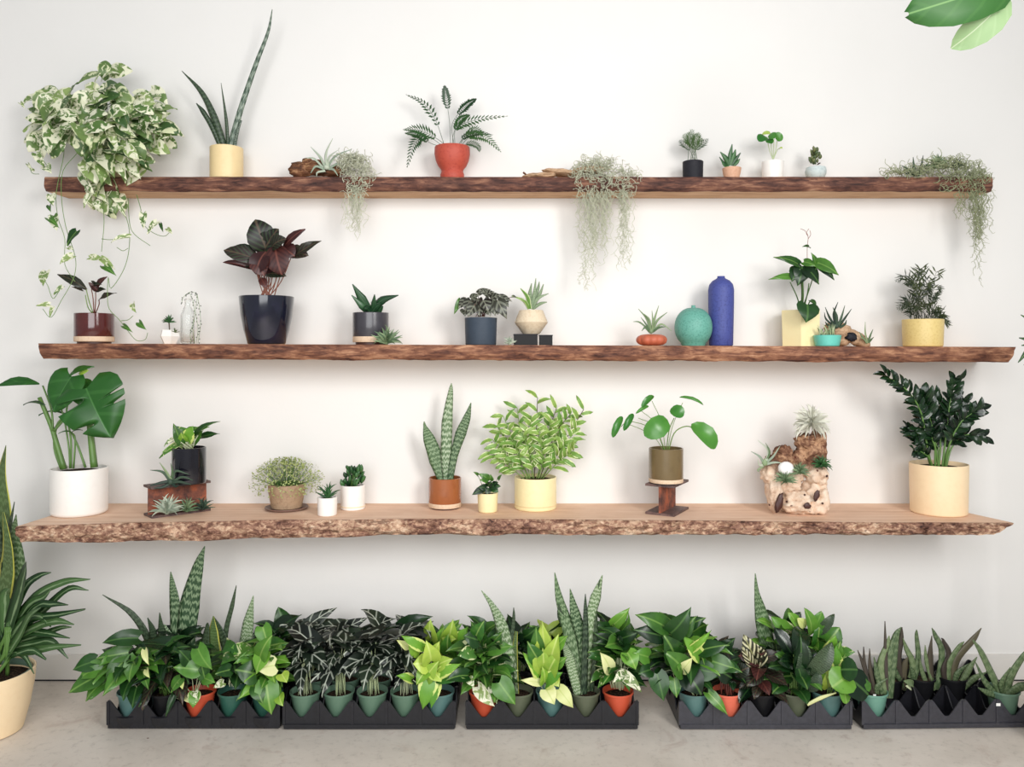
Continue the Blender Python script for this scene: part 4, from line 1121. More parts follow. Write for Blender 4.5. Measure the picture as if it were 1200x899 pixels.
ztb, RB = beam('wide rusty steel beam offcut under the black pothos pot', a, ang, (b - a).length, .07, hb)
y = -.165
t = pot3('potted_pothos', 'variegated pothos in a glossy black pot standing on the wide rusty beam', 'plant', 221.5, 527, 0, 38, 38, 'black_glaze', .004, .93, z=ztb, y=y)
for a, b, c2, d, w, m in [(212, 518, 203, 496, 12, 'pothos_leaf'), (222, 512, 205, 499, 12, 'pothos_marble'), (220, 516, 226, 499, 17, 'lime_edge_leaf'), (232, 510, 259, 494, 8, 'pothos_leaf'), (236, 512, 257, 508, 9, 'deep_green_leaf'), (216, 517, 212, 507, 12, 'lime_leaf'), (228, 518, 238, 504, 13, 'pothos_leaf'),
                       (212, 520, 186, 537, 9, 'pothos_marble'), (206, 515, 192, 524, 7, 'marble_leaf'), (224, 522, 230, 508, 10, 'marble_leaf'), (215, 522, 208, 512, 10, 'marble_leaf'), (229, 506, 245, 500, 8, 'lime_edge_leaf'), (218, 508, 232, 500, 10, 'pothos_leaf'), (208, 520, 190, 530, 6, 'lime_edge_leaf')]:
    yy = y - U(0, .03)
    t.tl(a, b, c2, d, w, m, 'heart', yy, yy - .015, Vector((U(-.2, .2), -1, .6)))
    t.tube([W(221 + U(-8, 8), 528, y), W(a, b, yy)], .0014, 'stem_pale', sm=0)
t.finish()
t = Thing('air_plant', 'dark sprawling air plant on the left end of the wide rusty beam', 'air plant', W(200, 568, -.215), 'air plants')
mb = MB(); lathe(mb, [(.001, 0), (.008, .002), (.009, .01), (.001, .02)], *t.o, seg=10); t.part('base_bulb', mb, 'air_dark', None)
for pts in [[(199, 563, 6), (190, 553, 4.5), (176, 551, .8)], [(200, 562, 6), (194, 552, 5), (187, 542, .8)], [(202, 562, 5), (206, 552, 4.5), (221, 556, .8)], [(199, 564, 6), (188, 566, 5), (176, 569, 1.5)], [(202, 565, 6), (212, 565, 5), (224, 568, .8)], [(200, 566, 6), (190, 571, 5), (180, 572, 1)], [(203, 564, 5), (214, 559, 4), (226, 563, .8)], [(201, 560, 5), (202, 552, 4), (200, 543, .8)], [(201, 566, 6), (206, 570, 5), (210, 568, 1)]]:
    t.blade(pts, 'air_green' if pts[2][1] < 550 else 'air_dark', -.215, -.24, .35, .2)
zfl = Z3 + .008
p = W(195, 605, -.232); airplant('silver curly air plant at the left foot of the wide rusty beam', 196, 604, -.22, 26, 22, 'air_silver', 2.6, 2, 11, group='air plants', sits=zfl)
airplant('greenish air plant in the middle foot of the wide rusty beam', 219, 600, -.185, 18, 16, 'air_green', 2.6, 5, 12, group='air plants', sits=zfl)
airplant('dark fine air plant at the right foot of the wide rusty beam', 238, 597, -.155, 22, 15, 'air_dark', 2.2, 5, 13, group='air plants', sits=zfl)

# fluffy plant
t = pot3('potted_button_fern', 'fluffy pale green tiny-leaved mound in a brown clay pot on a saucer', 'plant', 336, 570, 600, 40, 32, None)
y, k, c = t.y, t.k, t.o
mb = MB(); lathe(mb, [(.001, 0), (20 * k, 0), (25 * k, 2.4 * k), (24.5 * k, 3.4 * k), (19 * k, 1.6 * k), (.001, 1.6 * k)], *c, seg=40); t.part('saucer', mb, 'saucer_brown', None)
pot(t, c + Vector((0, 0, 1.7 * k)), [(16 * k, 0), (17.5 * k, .003), (21 * k, 20 * k), (21 * k, 28 * k)], 'brown_clay', 28 * k)
rs = random.Random(12); mb = MB(); cc = c + Vector((0, 0, 33 * k))
for i in range(1500):
    a = rs.uniform(0, 6.28); el = rs.uniform(-.35, 1.5)
    rr = rs.uniform(.72, 1.06)
    d = Vector((math.cos(a) * math.cos(el), math.sin(a) * math.cos(el), math.sin(el)))
    p = cc + Vector((d.x * 41 * k * rr, d.y * 32 * k * rr, d.z * 27 * k * rr if d.z > 0 else d.z * 42 * k))
    p.y = min(p.y, -.01)
    s = rs.uniform(.0028, .0052); u = Vector((rs.gauss(0, 1), rs.gauss(0, 1), rs.gauss(0, 1))).normalized(); v = u.cross(d + Vector((.01, 0, .3)))
    if v.length < 1e-3: continue
    v.normalize(); v2 = v * s * .5
    mb.add([p - u * s, p + v2, p + u * s, p - v2 + d * s * .3], [(0, 1, 2), (0, 2, 3)], [(rs.random(), rs.random())] * 4)
t.part('tiny_leaves', mb, 'fluff_leaf', None, kind='stuff')
mb = MB()
for i in range(160):
    a = rs.uniform(0, 6.28); el = rs.uniform(-.1, 1.5); d = Vector((math.cos(a) * math.cos(el) * 40 * k, math.sin(a) * math.cos(el) * 31 * k, math.sin(el) * 27 * k))
    s0 = c + Vector((d.x * .25, d.y * .25, 26 * k)); P = [s0, s0 + d * .4 + Vector((0, 0, .012)), cc + d]
    for q in P: q.y = min(q.y, -.01)
    tube(mb, P, .0006, .0004, 3, False)
t.part('stems', mb, 'stem_green', None, kind='stuff')

# white pots
t = pot3('potted_succulent', 'aloe-like pointed succulent in the smaller white pot on the lowest shelf', 'plant', 383.5, 585, 606, 23, 22, 'white_glaze', .004)
rosette(t, t.o + Vector((0, 0, t.h * .93)), 18, 19 * t.k, .0085, 'succulent_green', 'spike', 80, 22, seed=21)
t = pot3('potted_jade_plant', 'chunky dark green jade plant in the larger white banded pot', 'plant', 413.5, 571, 599, 28, 28, 'white_glaze', .003)
c = t.o; mb = MB(); lathe(mb, [(t.rb * 1.0, .008), (t.rb * 1.035, .009), (t.rb * 1.035, .011), (t.rb, .012)], *c, seg=40); t.part('rim_band', mb, 'ivory_matt', None)
rs = random.Random(22)
for i in range(48):
    cx = 413 + rs.uniform(-11, 11); by = rs.uniform(550, 570); dx = (cx - 413) * .35 + rs.uniform(-3, 3)
    t.tl(cx, by, cx + dx, by - rs.uniform(5, 9), 5, 'succulent_green' if rs.random() < .75 else 'gasteria_leaf', 'fat', t.y + rs.uniform(-.025, .02))
for i in range(6): t.tube([W(413 + rs.uniform(-4, 4), 572, t.y), W(413 + rs.uniform(-8, 8), 555, t.y)], .002, 'stem_thick', sm=0)
t.finish()

# copper pot snake plant
t = pot3('potted_snake_plant', 'three-leaved banded snake plant in a copper brown pot with pale band', 'plant', 521.5, 563, 599, 38, 38, None)
h = t.h; c = t.o; banded(t, t.rt, h, .005, .014, 'copper_glaze'); y = t.y
for pts, m in [([(524, 566, 9), (523, 535, 13), (524, 495, 13), (528, 460, 6), (529, 449, .8)], 'snake_light'), ([(519, 566, 9), (512, 540, 18), (503, 515, 14), (498, 500, 4), (497, 494, 1)], 'snake_leaf'), ([(527, 566, 7), (532, 535, 9), (540, 508, 13), (547, 490, 9), (552, 472, 1)], 'snake_leaf')]:
    t.blade(pts, m, y, y - .02, .12, .25)
# mini ivy
t = pot3('potted_ivy', 'tiny ivy in a small cream cup pot beside the copper pot', 'plant', 571.5, 580, 602, 24, 22, 'butter_glaze', .005)
rs = random.Random(31); y = t.y
for a, b, c2, d, w in [(572, 561, 561, 555, 9), (574, 563, 575, 556, 9), (572, 564, 562, 562, 7), (566, 573, 553, 580, 9), (572, 572, 571, 580, 10), (576, 570, 587, 570, 10), (570, 572, 560, 571, 9), (578, 572, 584, 577, 9), (572, 570, 576, 564, 9), (566, 574, 562, 579, 7), (560, 557, 554, 553, 4), (584, 562, 588, 556, 4), (578, 568, 584, 565, 7)]:
    t.tl(a, b, c2, d, w, 'deep_green_leaf' if b > 566 else 'pothos_leaf', 'heart', y - .02, y - .03, Vector((U(-.3, .3), -1, .5)))
for a, b in [(560, 557), (584, 560), (572, 562), (577, 566), (566, 572)]: t.tube([W(571, 582, y), W(lerp(571, a, .6), lerp(582, b, .6), y - .01), W(a, b, y - .02)], .0008, 'stem_green')
t.finish()

# variegated bush
t = pot3('potted_devils_backbone', 'bushy light variegated plant with many slanting stems in a cream-yellow pot', 'plant', 627.5, 563, 600.5, 49, 49, 'butter_glaze', .005)
y, k = t.y, t.k; c = t.o
mb = MB(); lathe(mb, [(t.rb * 1.0, .012), (t.rb * 1.02, .013), (t.rb * 1.02, .0145), (t.rb, .0155)], *c, seg=40); t.part('rim_band', mb, 'cream_glaze', None)
STEMS = [[(618, 563), (600, 530), (583, 500)], [(620, 563), (605, 525), (590, 488)], [(622, 563), (612, 520), (606, 478)], [(626, 563), (628, 520), (630, 466)], [(630, 563), (640, 515), (652, 479)], [(634, 563), (660, 520), (684, 480)], [(632, 563), (650, 510), (668, 486)], [(624, 563), (620, 520), (622, 490)], [(632, 563), (655, 530), (675, 505)], [(620, 563), (598, 538), (577, 515)], [(628, 563), (638, 530), (645, 495)],
         [(616, 563), (595, 545), (575, 530)], [(634, 563), (654, 542), (672, 528)], [(622, 563), (610, 540), (596, 515)], [(630, 563), (646, 535), (660, 515)], [(626, 563), (622, 540), (612, 505)], [(630, 563), (636, 540), (632, 508)]]
rs = random.Random(33)
for si, pts in enumerate(STEMS):
    dy = rs.uniform(-.05, .05)
    P = smoothpath([W(a, b, y + dy * i / 2) for i, (a, b) in enumerate(pts)], 6)
    t.tube(P, .0017, 'stem_dark' if si in (3, 4, 5, 6) else 'stem_green', .0012, 0)
    m = len(P)
    for q in range(11):
        f = lerp(.28, 1, q / 10) * (m - 1); i0 = min(int(f), m - 2); p = P[i0].lerp(P[i0 + 1], f - i0); d = (P[i0 + 1] - P[i0]).normalized()
        sd = 1 if q % 2 else -1; side = d.cross(Vector((0, -1, 0))).normalized()
        L = rs.uniform(13, 20) * k
        tip = p + (d * rs.uniform(.3, .8) + side * sd * rs.uniform(.5, 1) + Vector((0, rs.uniform(-.5, .2), rs.uniform(-.2, .1)))).normalized() * L
        t.leaf(p, tip, rs.uniform(5.5, 7.5) * k, 'variegated_leaf', 'oval' if q < 6 else 'lance', Vector((rs.uniform(-.5, .5), -1, rs.uniform(.2, .9))))
t.finish()

# beam 2 + pilea
yf = y3(606); A = Vector((WX(790, yf), yf)); yl = y3(602); Bl = Vector((WX(757, yl), yl)); yr = y3(594.5); Br = Vector((WX(811, yr), yr))
v1 = (Bl - A); v2 = (Br - A); ang = math.atan2(v2.y, v2.x)
wd = abs(v1.x * -math.sin(ang) + v1.y * math.cos(ang))
hb2 = (HC - (569.5 - HY) * (D + yf) / F) - Z3
ztb2, _ = beam('narrow rusty steel beam offcut standing under the olive pilea pot', A, ang, v2.length * .8, wd, hb2)
t = pot3('potted_pilea', 'round-leaved pilea in an olive brown glazed pot standing on the narrow beam', 'plant', 780.5, 528, 0, 40, 40, None, z=ztb2, y=-.165)
y = t.y; banded(t, t.rt, t.h, .004, .012, 'olive_glaze', base='black_matt')
for a, b, c2, d, w, N in [(782, 492, 755, 511, 26, (.1, -1, .2)), (786, 479, 801, 488, 17, (0, -1, .5)), (810, 497, 838, 526, 23, (.3, -1, .3)), (742, 485, 731, 505, 8, (-.2, -1, .2)), (729, 488, 718, 513, 9, (-.2, -1, .3)), (766, 464, 752, 478, 8, (-.3, -1, .5)), (760, 476, 745, 485, 4.5, (0, -1, .5)), (796, 466, 824, 475, 4.5, (0, -1, .6))]:
    if w < 2: continue
    t.tl(a, b, c2, d, w, 'pilea_leaf', 'round', y - .03, y - .045, Vector(N), 1)
t.tl(736, 484, 719, 514, 9, 'pilea_leaf', 'round', y - .03, y - .045, Vector((-.5, -1, .3)), 1) if False else None
mleafs = [([(780, 530), (774, 515), (772, 508)], .002), ([(781, 530), (784, 505), (790, 490)], .0016), ([(783, 530), (790, 508), (802, 500), (813, 501)], .0018), ([(780, 530), (770, 508), (755, 498), (740, 494)], .0012), ([(779, 530), (768, 500), (748, 490)], .001), ([(780, 530), (775, 495), (764, 470)], .001), ([(780, 530), (766, 495), (752, 482)], .001), ([(782, 530), (788, 500), (800, 472)], .001), ([(779, 530), (764, 510), (735, 497), (728, 500)], .001)]
for pts, r in mleafs: t.tube([W(a, b, lerp(y, y - .03, i / (len(pts) - 1))) for i, (a, b) in enumerate(pts)], r, 'stem_green')
t.finish()

# burl wood with air plants
y = -.15; k = S(y); zb = Z3
t = Thing('burl_wood', 'pitted pale burl wood stump with a dark rough crown holding several air plants', 'driftwood', on(Z3, 938, y))
xr = WX(972, y - .05)
def cutr(p):
    if p.x > xr: p.x = xr + (p.x - xr) * .05
    return p
pits = [((WX(955, y), W(0, 583, y - .05).z), .011, .03), ((WX(946, y), W(0, 592, y - .05).z), .011, .03), ((WX(922, y), W(0, 587, y).z), .004, .012), ((WX(944, y), W(0, 580, y).z), .004, .012), ((WX(968, y), W(0, 560, y).z), .004, .012)]
mb = MB()
for i, (a, b, rx, rz, ry) in enumerate([(958, 580, 20, 22, 20), (935, 586, 22, 14, 22), (960, 556, 17, 16, 16), (907, 570, 9, 26, 14), (903, 555, 11, 12, 12), (925, 560, 16, 18, 10), (954, 530, 20, 14, 14), (918, 534, 11, 12, 11), (938, 540, 14, 12, 10), (962, 516, 12, 14, 12), (944, 519, 13, 11, 12), (908, 542, 12, 9, 9)]):
    blob_mesh(mb, W(a, b + (3 if b > 560 else 0), y), (rx * k, ry * k, rz * k), .3, 2.6, i + 41, flat=Z3, sub=4, squash=cutr, pits=pits)
t.part('wood_piece', mb, 'burl', None)
mb = MB(); blob_mesh(mb, W(913, 590, y - .045), (4 * k, .006, 12 * k), .35, 2, 5, flat=Z3, rot=.25); t.part('cleft_shade', mb, 'dark_clay', None, label='dark piece for cleft shade')  # dark solid piece painted as the shade of the cleft
for px, py, rx, rz in [(957, 581, 3.2, 6.5), (946, 593, 4.5, 3.5), (922, 588, 1.3, 1.3), (943, 580, 1.2, 1.2), (969, 558, 1.2, 1.6), (964, 590, 1.2, 1.2)]:
    mb = MB(); blob_mesh(mb, W(px, py, y - (.062 if rx > 3 else .058)), (rx * S(y - .05), .0035, rz * S(y - .05)), .3, 2, int(px), rot=.3); t.part('worm_hole_shade', mb, 'dark_clay', None)  # thin dark bumps stand in for shade inside the holes
t = airplant('large white spiky air plant topping the burl wood crown', 951, 499, y - .03, 75, 24, 'air_pale', 1.5, -50, 14, group='air plants', el0=88, drop=0)
t = Thing('air_plant', 'long-leaved grey air plant leaning left off the burl wood', 'air plant', W(896, 545, y - .03), 'air plants')
mb = MB(); lathe(mb, [(.001, -.003), (.008, 0), (.009, .01), (.001, .02)], *t.o, seg=10); t.part('base_bulb', mb, 'air_green', None)
for pts in [[(897, 543, 5), (900, 528, 4), (888, 516, .8)], [(895, 543, 5), (890, 535, 4), (880, 529, .8)], [(898, 542, 5), (906, 535, 4), (914, 523, .8)], [(898, 544, 5), (908, 542, 4), (918, 543, .8)], [(895, 545, 5), (890, 545, 4), (888, 538, .8)], [(897, 542, 4), (902, 530, 4), (897, 519, .8)], [(895, 546, 4), (888, 551, 3), (890, 553, 1)]]:
    t.blade(pts, 'air_silver' if pts[0][2] > 4 else 'air_green', y - .03, y - .055, .3, .2)
airplant('dark green tufted air plant low in the burl wood hollow', 920, 566, y - .06, 34, 15, 'air_green', 2.2, -10, 15, group='air plants')
airplant('green air plant nested at the right side of the burl wood', 962, 548, y - .055, 30, 14, 'succulent_green', 2, -20, 16, group='air plants')
airplant('bluish air plant right of the white shell in the burl wood', 937, 556, y - .06, 26, 14, 'air_green', 1.8, -10, 17, group='air plants')
t = Thing('sea_shell', 'round white shell tucked in the burl wood hollow', 'shell', W(921, 548, y - .05))
mb = MB(); blob_mesh(mb, W(921, 549, y - .055), (9 * k, 6 * k, 8 * k), .06, 3, 9); t.part('shell', mb, 'white_shell', None)

# ZZ plant
t = pot3('potted_zz_plant', 'glossy dark green ZZ plant in a large peach-cream pot at the right end', 'plant', 1100, 548, 607, 63, 61, 'peach_glaze', .006, .93)
y, k = t.y, t.k
rs = random.Random(51)
for pts, n, L in [([(1092, 550), (1085, 515), (1078, 480), (1060, 455), (1036, 440)], 12, 16), ([(1096, 550), (1095, 515), (1088, 485), (1082, 465)], 9, 20), ([(1100, 550), (1102, 520), (1100, 490), (1092, 468)], 9, 20), ([(1104, 550), (1108, 515), (1112, 480), (1118, 445)], 11, 17), ([(1108, 550), (1115, 525), (1130, 510), (1150, 512)], 7, 17), ([(1107, 550), (1113, 520), (1126, 495), (1145, 480)], 8, 18), ([(1092, 550), (1085, 530), (1075, 515), (1064, 505)], 7, 15), ([(1094, 550), (1088, 536), (1080, 530), (1071, 529)], 5, 13), ([(1100, 550), (1096, 525), (1086, 505), (1072, 512)], 7, 17), ([(1104, 550), (1110, 528), (1122, 500), (1128, 470)], 8, 17), ([(1100, 550), (1100, 530), (1092, 510), (1085, 495)], 8, 19)]:
    dy = rs.uniform(-.06, .04)
    P = smoothpath([W(a, b, y + dy * i / (len(pts) - 1)) for i, (a, b) in enumerate(pts)], 5); m = len(P)
    t.tube(P, .0036, 'stem_thick', .0016, 0)
    for q in range(n * 2):
        f = lerp(.38, 1, q / (n * 2 - 1)) * (m - 1); i0 = min(int(f), m - 2); p = P[i0].lerp(P[i0 + 1], f - i0); d = (P[i0 + 1] - P[i0]).normalized()
        sd = 1 if q % 2 else -1; side = d.cross(Vector((0, -1, 0))).normalized()
        fz = q / (n * 2 - 1)
        tip = p + (d * (.55 + fz * .5) + side * sd * (1 - .4 * fz) + Vector((0, rs.uniform(-.6, .2), rs.uniform(-.1, .25)))).normalized() * L * k * rs.uniform(.85, 1.1)
        t.leaf(p, tip, L * k * .45, 'zz_leaf', 'oval', Vector((rs.uniform(-.6, .6), -1, rs.uniform(.1, .9))), name='leaf')
t.finish()
# ================================================================ FLOOR: nursery trays
YF = HC * F / (855 - HY) - D          # front of the trays
PIT = .0975
def tray(label, x0, n, yf, rows=3, rot=0.0, cups=False, h=.078, mt='tray_plastic'):
    """x0 = left edge (m); n cells wide; rows deep"""
    t = Thing('plant_tray', label, 'plant tray', (x0 + n * PIT / 2, yf + rows * PIT / 2, 0), 'black nursery trays on the concrete floor')
    R = Matrix.Translation((x0, yf, 0)) @ Matrix.Rotation(rot, 4, 'Z')
    def wall(mb, p0, p1, cells, low, th=.0018, notch=True, slope=0.0):
        """vertical notched panel from p0 to p1"""
        p0 = Vector(p0); p1 = Vector(p1); d = (p1 - p0); L = d.length; d.normalize(); nrm = Vector((-d.y, d.x, 0))
        steps = cells * 16
        top = []
        for i in range(steps + 1):
            f = i / steps * cells; g = abs((f % 1) - .5) * 2 if i < steps else 1
            top.append(lerp(low, h, min(1, max(0, (g - .12) / .72)) ** 1.1) if notch else h)
        vs = []; fs = []
        for i in range(steps + 1):
            b = p0 + d * (L * i / steps)
            for off in (nrm * (-th), nrm * th):
                vs.append(b + off * 1.0); vs.append(b + off + Vector((0, 0, top[i])))
        for i in range(steps):
            a = i * 4; c = a + 4
            fs += [(a, c, c + 1, a + 1), (a + 2, a + 3, c + 3, c + 2), (a + 1, c + 1, c + 3, a + 3), (a, a + 2, c + 2, c)]
        fs += [(0, 1, 3, 2), (steps * 4, steps * 4 + 2, steps * 4 + 3, steps * 4 + 1)]
        mb.add([R @ v for v in vs], fs)
    Lx, Ly = n * PIT, rows * PIT
    mb = MB(); wall(mb, (0, 0, .004), (Lx, 0, .004), n, .032); t.part('front_wall', mb, mt, 40)
    mb = MB(); wall(mb, (0, Ly, .004), (Lx, Ly, .004), n, .03); wall(mb, (0, 0, .004), (0, Ly, .004), rows, .032); wall(mb, (Lx, 0, .004), (Lx, Ly, .004), rows, .032); t.part('outer_wall', mb, 'tray_plastic', 40)
    for r in range(1, rows):
        mb = MB(); wall(mb, (0, r * PIT, .004), (Lx, r * PIT, .004), n, .03); t.part('row_divider', mb, 'tray_plastic', 40)
    for cidx in range(1, n):
        mb = MB(); wall(mb, (cidx * PIT, 0, .004), (cidx * PIT, Ly, .004), rows, .03); t.part('cell_divider', mb, 'tray_plastic', 40)
    mb = MB(); box(mb, 0, Lx, 0, Ly, .004, .007, R); t.part('base', mb, 'tray_plastic', 30)
    for cidx in range(n):
        mb = MB()
        for r in range(rows):
            c = R @ Vector(((cidx + .5) * PIT, (r + .5) * PIT, 0)); lathe(mb, [(.001, 0), (.026, 0), (.03, .0045)], *c, seg=20)
        t.part('cell_foot', mb, 'tray_plastic', 40)
        if cups:
            mb = MB(); c = R @ Vector(((cidx + .5) * PIT, .036, 0)); lathe(mb, [(.03, .001), (.038, .004), (.0435, .016), (.0455, .036)], *c, seg=32); t.part('rounded_cup', mb, 'tray_plastic', 50)
    # rib and base ledge along the front
    mb = MB(); box(mb, 0, Lx, -.006 if not cups else -.001, 0, .004, .016, R); t.part('front_ledge', mb, mt, 30)
    for cidx in range(n + 1):
        mb = MB(); xx = cidx * PIT; box(mb, xx - .004, xx + .004, -.004, .002, .014, h + .002, R); t.part('front_rib', mb, mt, 30)
    def cell(cx, r): return R @ Vector(((cx + .5) * PIT, (r + .5) * PIT, .007))
    return cell
def npot(name, label, c, mat, h=.085, r=.044, soil=.86, group=None, cat='plant', thin=.0015):
    t = Thing(name, label, cat, c, group)
    pr = [(r * .68, 0), (r * .7, .001), (r * .96, h * .93), (r * 1.03, h * .935), (r * 1.03, h)]
    pot(t, t.o, pr, mat, h, thin, soil, seg=32, name='nursery_pot')
    t.top = t.o + Vector((0, 0, h * soil)); t.h = h
    return t

def xpix(px, y): return WX(px, y)
Ax = WX(127, YF); Bx = WX(333, YF); Cx = WX(547, YF); Dx = WX(797, YF); Ex = WX(1011, YF)
cellA = tray('leftmost black nursery tray with rounded cups', Ax, 5, YF, cups=True)
cellB = tray('second black nursery tray from left, filled with dark arrowhead plants', Bx, 5, YF)
cellC = tray('middle black nursery tray with two terracotta pots in front', Cx, 5, YF)
cellD = tray('fourth black nursery tray from left with a coral pot in front', Dx, 5, YF, mt='tray_plastic_lit')
cellE = tray('rightmost black nursery tray with empty front cells', Ex, 5, YF, rot=math.radians(1.5), mt='tray_plastic_lit')

def TL(t, rows, y0, kind='heart', N=None, spread=.02):
    for a, b, c2, d, w, m in rows:
        yy = y0 - U(0, spread)
        t.tl(a, b, c2, d, w, m, kind, yy, yy - .02, N or Vector((U(-.35, .35), -1, U(.3, .9))))
def petioles(t, px, row, ends, y0, y1, mat='stem_pale', r=.0014):
    for a, b in ends: t.tube([W(px + U(-6, 6), row, y0), W(lerp(px, a, .35), lerp(row, b, .55), lerp(y0, y1, .5)), W(a, b, y1)], r, mat, r * .8)
yc = YF + PIT / 2; y2 = yc + PIT; y3b = yc + 2 * PIT
G = 'leafy starter plants in nursery pots'

# ---- tray A, front row
t = npot('potted_pothos', 'spreading green pothos in a teal nursery pot at the far left of the trays', cellA(0, 0), 'teal_plastic')
bush(t, t.top, 46, .12, .07, .125, .085, .56, ['pothos_leaf', 'deep_green_leaf', 'pothos_leaf', 'pothos_marble'], droop=.7, lowest=.2, seed=1, up=.1, ymax=-.2, zmin=.05, petmat='stem_pale')
TL(t, [(118, 790, 80, 812, 26, 'pothos_leaf'), (112, 775, 85, 785, 22, 'deep_green_leaf'), (125, 782, 92, 797, 24, 'pothos_leaf'), (120, 800, 100, 822, 20, 'pothos_leaf'), (162, 748, 120, 754, 20, 'deep_green_leaf'), (150, 765, 112, 772, 20, 'pothos_leaf'), (145, 775, 125, 800, 22, 'pothos_leaf'), (160, 770, 152, 800, 20, 'pothos_leaf'), (170, 762, 175, 780, 8, 'cream_leaf'), (172, 785, 176, 795, 7, 'cream_leaf')], yc - .03)
t.finish()
t = npot('potted_aglaonema', 'dark drooping foliage plant in a black pot second in the leftmost tray', cellA(1, 0), 'black_plastic')
bush(t, t.top, 34, .075, .06, .15, .085, .5, ['deep_green_leaf', 'calathea_dark', 'zz_leaf'], droop=.7, lowest=.1, seed=2, up=.1, ymax=-.2); t.finish()
t = npot('potted_pothos', 'heart-leaved pothos in a terracotta red nursery pot in the leftmost tray', cellA(2, 0), 'terracotta_plastic')
TL(t, [(232, 785, 203, 782, 22, 'pothos_leaf'), (236, 778, 244, 806, 20, 'pothos_leaf'), (232, 760, 248, 785, 22, 'pothos_leaf'), (212, 795, 200, 812, 16, 'pothos_leaf'), (204, 815, 194, 840, 8, 'deep_green_leaf'), (228, 812, 226, 830, 15, 'pothos_marble'), (218, 815, 222, 824, 9, 'cream_leaf'), (228, 810, 232, 820, 9, 'marble_leaf'), (212, 798, 214, 808, 7, 'cream_leaf'), (222, 775, 210, 762, 18, 'deep_green_leaf'), (240, 795, 252, 800, 14, 'pothos_leaf')], yc - .04)
petioles(t, 228, 826, [(232, 790), (240, 785), (212, 798), (204, 818), (222, 780), (235, 800)], yc, yc - .04); t.finish()
t = npot('potted_pothos', 'pothos with pale stems in a deep green pot fourth in the leftmost tray', cellA(3, 0), 'deep_green_plastic')
bush(t, t.top + Vector((0, 0, .03)), 24, .065, .05, .1, .075, .6, ['pothos_leaf', 'pothos_leaf', 'deep_green_leaf', 'pothos_marble'], droop=.5, lowest=.3, seed=4, up=.1, petmat='stem_pale', petr=.0016, ymax=-.2)
TL(t, [(262, 800, 250, 806, 10, 'marble_leaf'), (270, 785, 252, 790, 18, 'pothos_leaf'), (285, 790, 292, 800, 16, 'pothos_leaf')], yc - .04); t.finish()
t = npot('potted_pothos', 'bright drooping pothos in a dark green pot at the right of the leftmost tray', cellA(4, 0), 'deep_green_plastic')
bush(t, t.top, 34, .06, .06, .15, .075, .6, ['pothos_leaf', 'bright_leaf', 'pothos_marble', 'bright_leaf'], droop=.5, lowest=.1, seed=5, up=.2, ymax=-.2, zmin=.03)
TL(t, [(322, 780, 300, 784, 24, 'cream_leaf'), (312, 800, 318, 838, 28, 'bright_leaf'), (305, 770, 318, 745, 22, 'bright_leaf'), (300, 790, 275, 785, 28, 'pothos_leaf'), (328, 815, 332, 828, 14, 'lime_leaf'), (310, 765, 300, 790, 22, 'bright_leaf'), (308, 735, 316, 760, 20, 'bright_leaf'), (330, 790, 336, 800, 16, 'lime_leaf'), (300, 805, 308, 825, 18, 'pothos_leaf')], yc - .05); t.finish()
# back rows of tray A
t = npot('potted_snake_plant', 'tall wide-bladed banded snake plant behind the leftmost tray front row', cellA(2, 1), 'black_plastic')
for pts, m in [([(222, 800, 12), (217, 765, 22), (222, 710, 24), (232, 665, 13), (240, 640, 1)], 'snake_leaf'), ([(212, 800, 9), (208, 765, 15), (205, 710, 13), (202, 685, 7), (200, 670, 1)], 'snake_leaf'), ([(226, 800, 8), (212, 765, 9), (192, 732, 3)], 'snake_light')]:
    t.blade(pts, m, y2, y2 - .01, .12, .25)
t = npot('potted_snake_plant', 'snake plant with one leaf arching left in the back of the leftmost tray', cellA(1, 1), 'black_plastic')
for pts, m in [([(188, 800, 9), (176, 755, 9), (155, 720, 7), (120, 697, .8)], 'snake_dark'), ([(192, 800, 8), (190, 750, 11), (187, 718, 1)], 'snake_dark'), ([(186, 800, 7), (180, 745, 9), (173, 724, 1)], 'snake_dark')]:
    t.blade(pts, m, y2, y2 - .02, .14, .25)
bush(t, t.top + Vector((0, 0, .02)), 30, .085, .05, .13, .075, .45, ['deep_green_leaf', 'zz_leaf'], droop=.3, lowest=.2, seed=8, up=.3, kinds=('oval',), ymax=-.1); t.finish()
t = npot('potted_snake_plant', 'yellow-edged short snake plant fourth in the back of the leftmost tray', cellA(3, 1), 'black_plastic')
for pts, m in [([(255, 800, 10), (252, 765, 16), (250, 740, 12), (250, 722, 1)], 'snake_yellow'), ([(262, 800, 10), (268, 770, 14), (258, 740, 10), (250, 722, 1)], 'snake_dark'), ([(262, 800, 6), (264, 745, 6), (272, 710, 5), (277, 686, .8)], 'snake_dark'), ([(245, 795, 10), (240, 765, 14), (243, 735, 5), (244, 730, 1)], 'snake_dark')]:
    t.blade(pts, m, y2, y2 - .015, .12, .25)
t = npot('potted_snake_plant', 'light mottled single snake plant blade at right back of the leftmost tray', cellA(4, 1), 'black_plastic')
t.blade([(288, 800, 11), (287, 765, 16), (291, 730, 13), (297, 698, 1)], 'snake_light', y2, y2 - .01, .12, .25)
t.blade([(290, 800, 6), (296, 765, 5), (308, 738, 1)], 'snake_yellow', y2 - .02, y2 - .04, .12, .25)
bush(t, t.top + Vector((0, 0, .04)), 30, .08, .05, .125, .07, .6, ['deep_green_leaf', 'zz_leaf', 'deep_green_leaf'], droop=.3, lowest=.2, seed=9, up=.3, ymax=-.1); t.finish()
t = npot('potted_rubber_plant', 'dark broad-leaved plant rising behind the gap between the two left trays', cellA(4, 2), 'black_plastic')
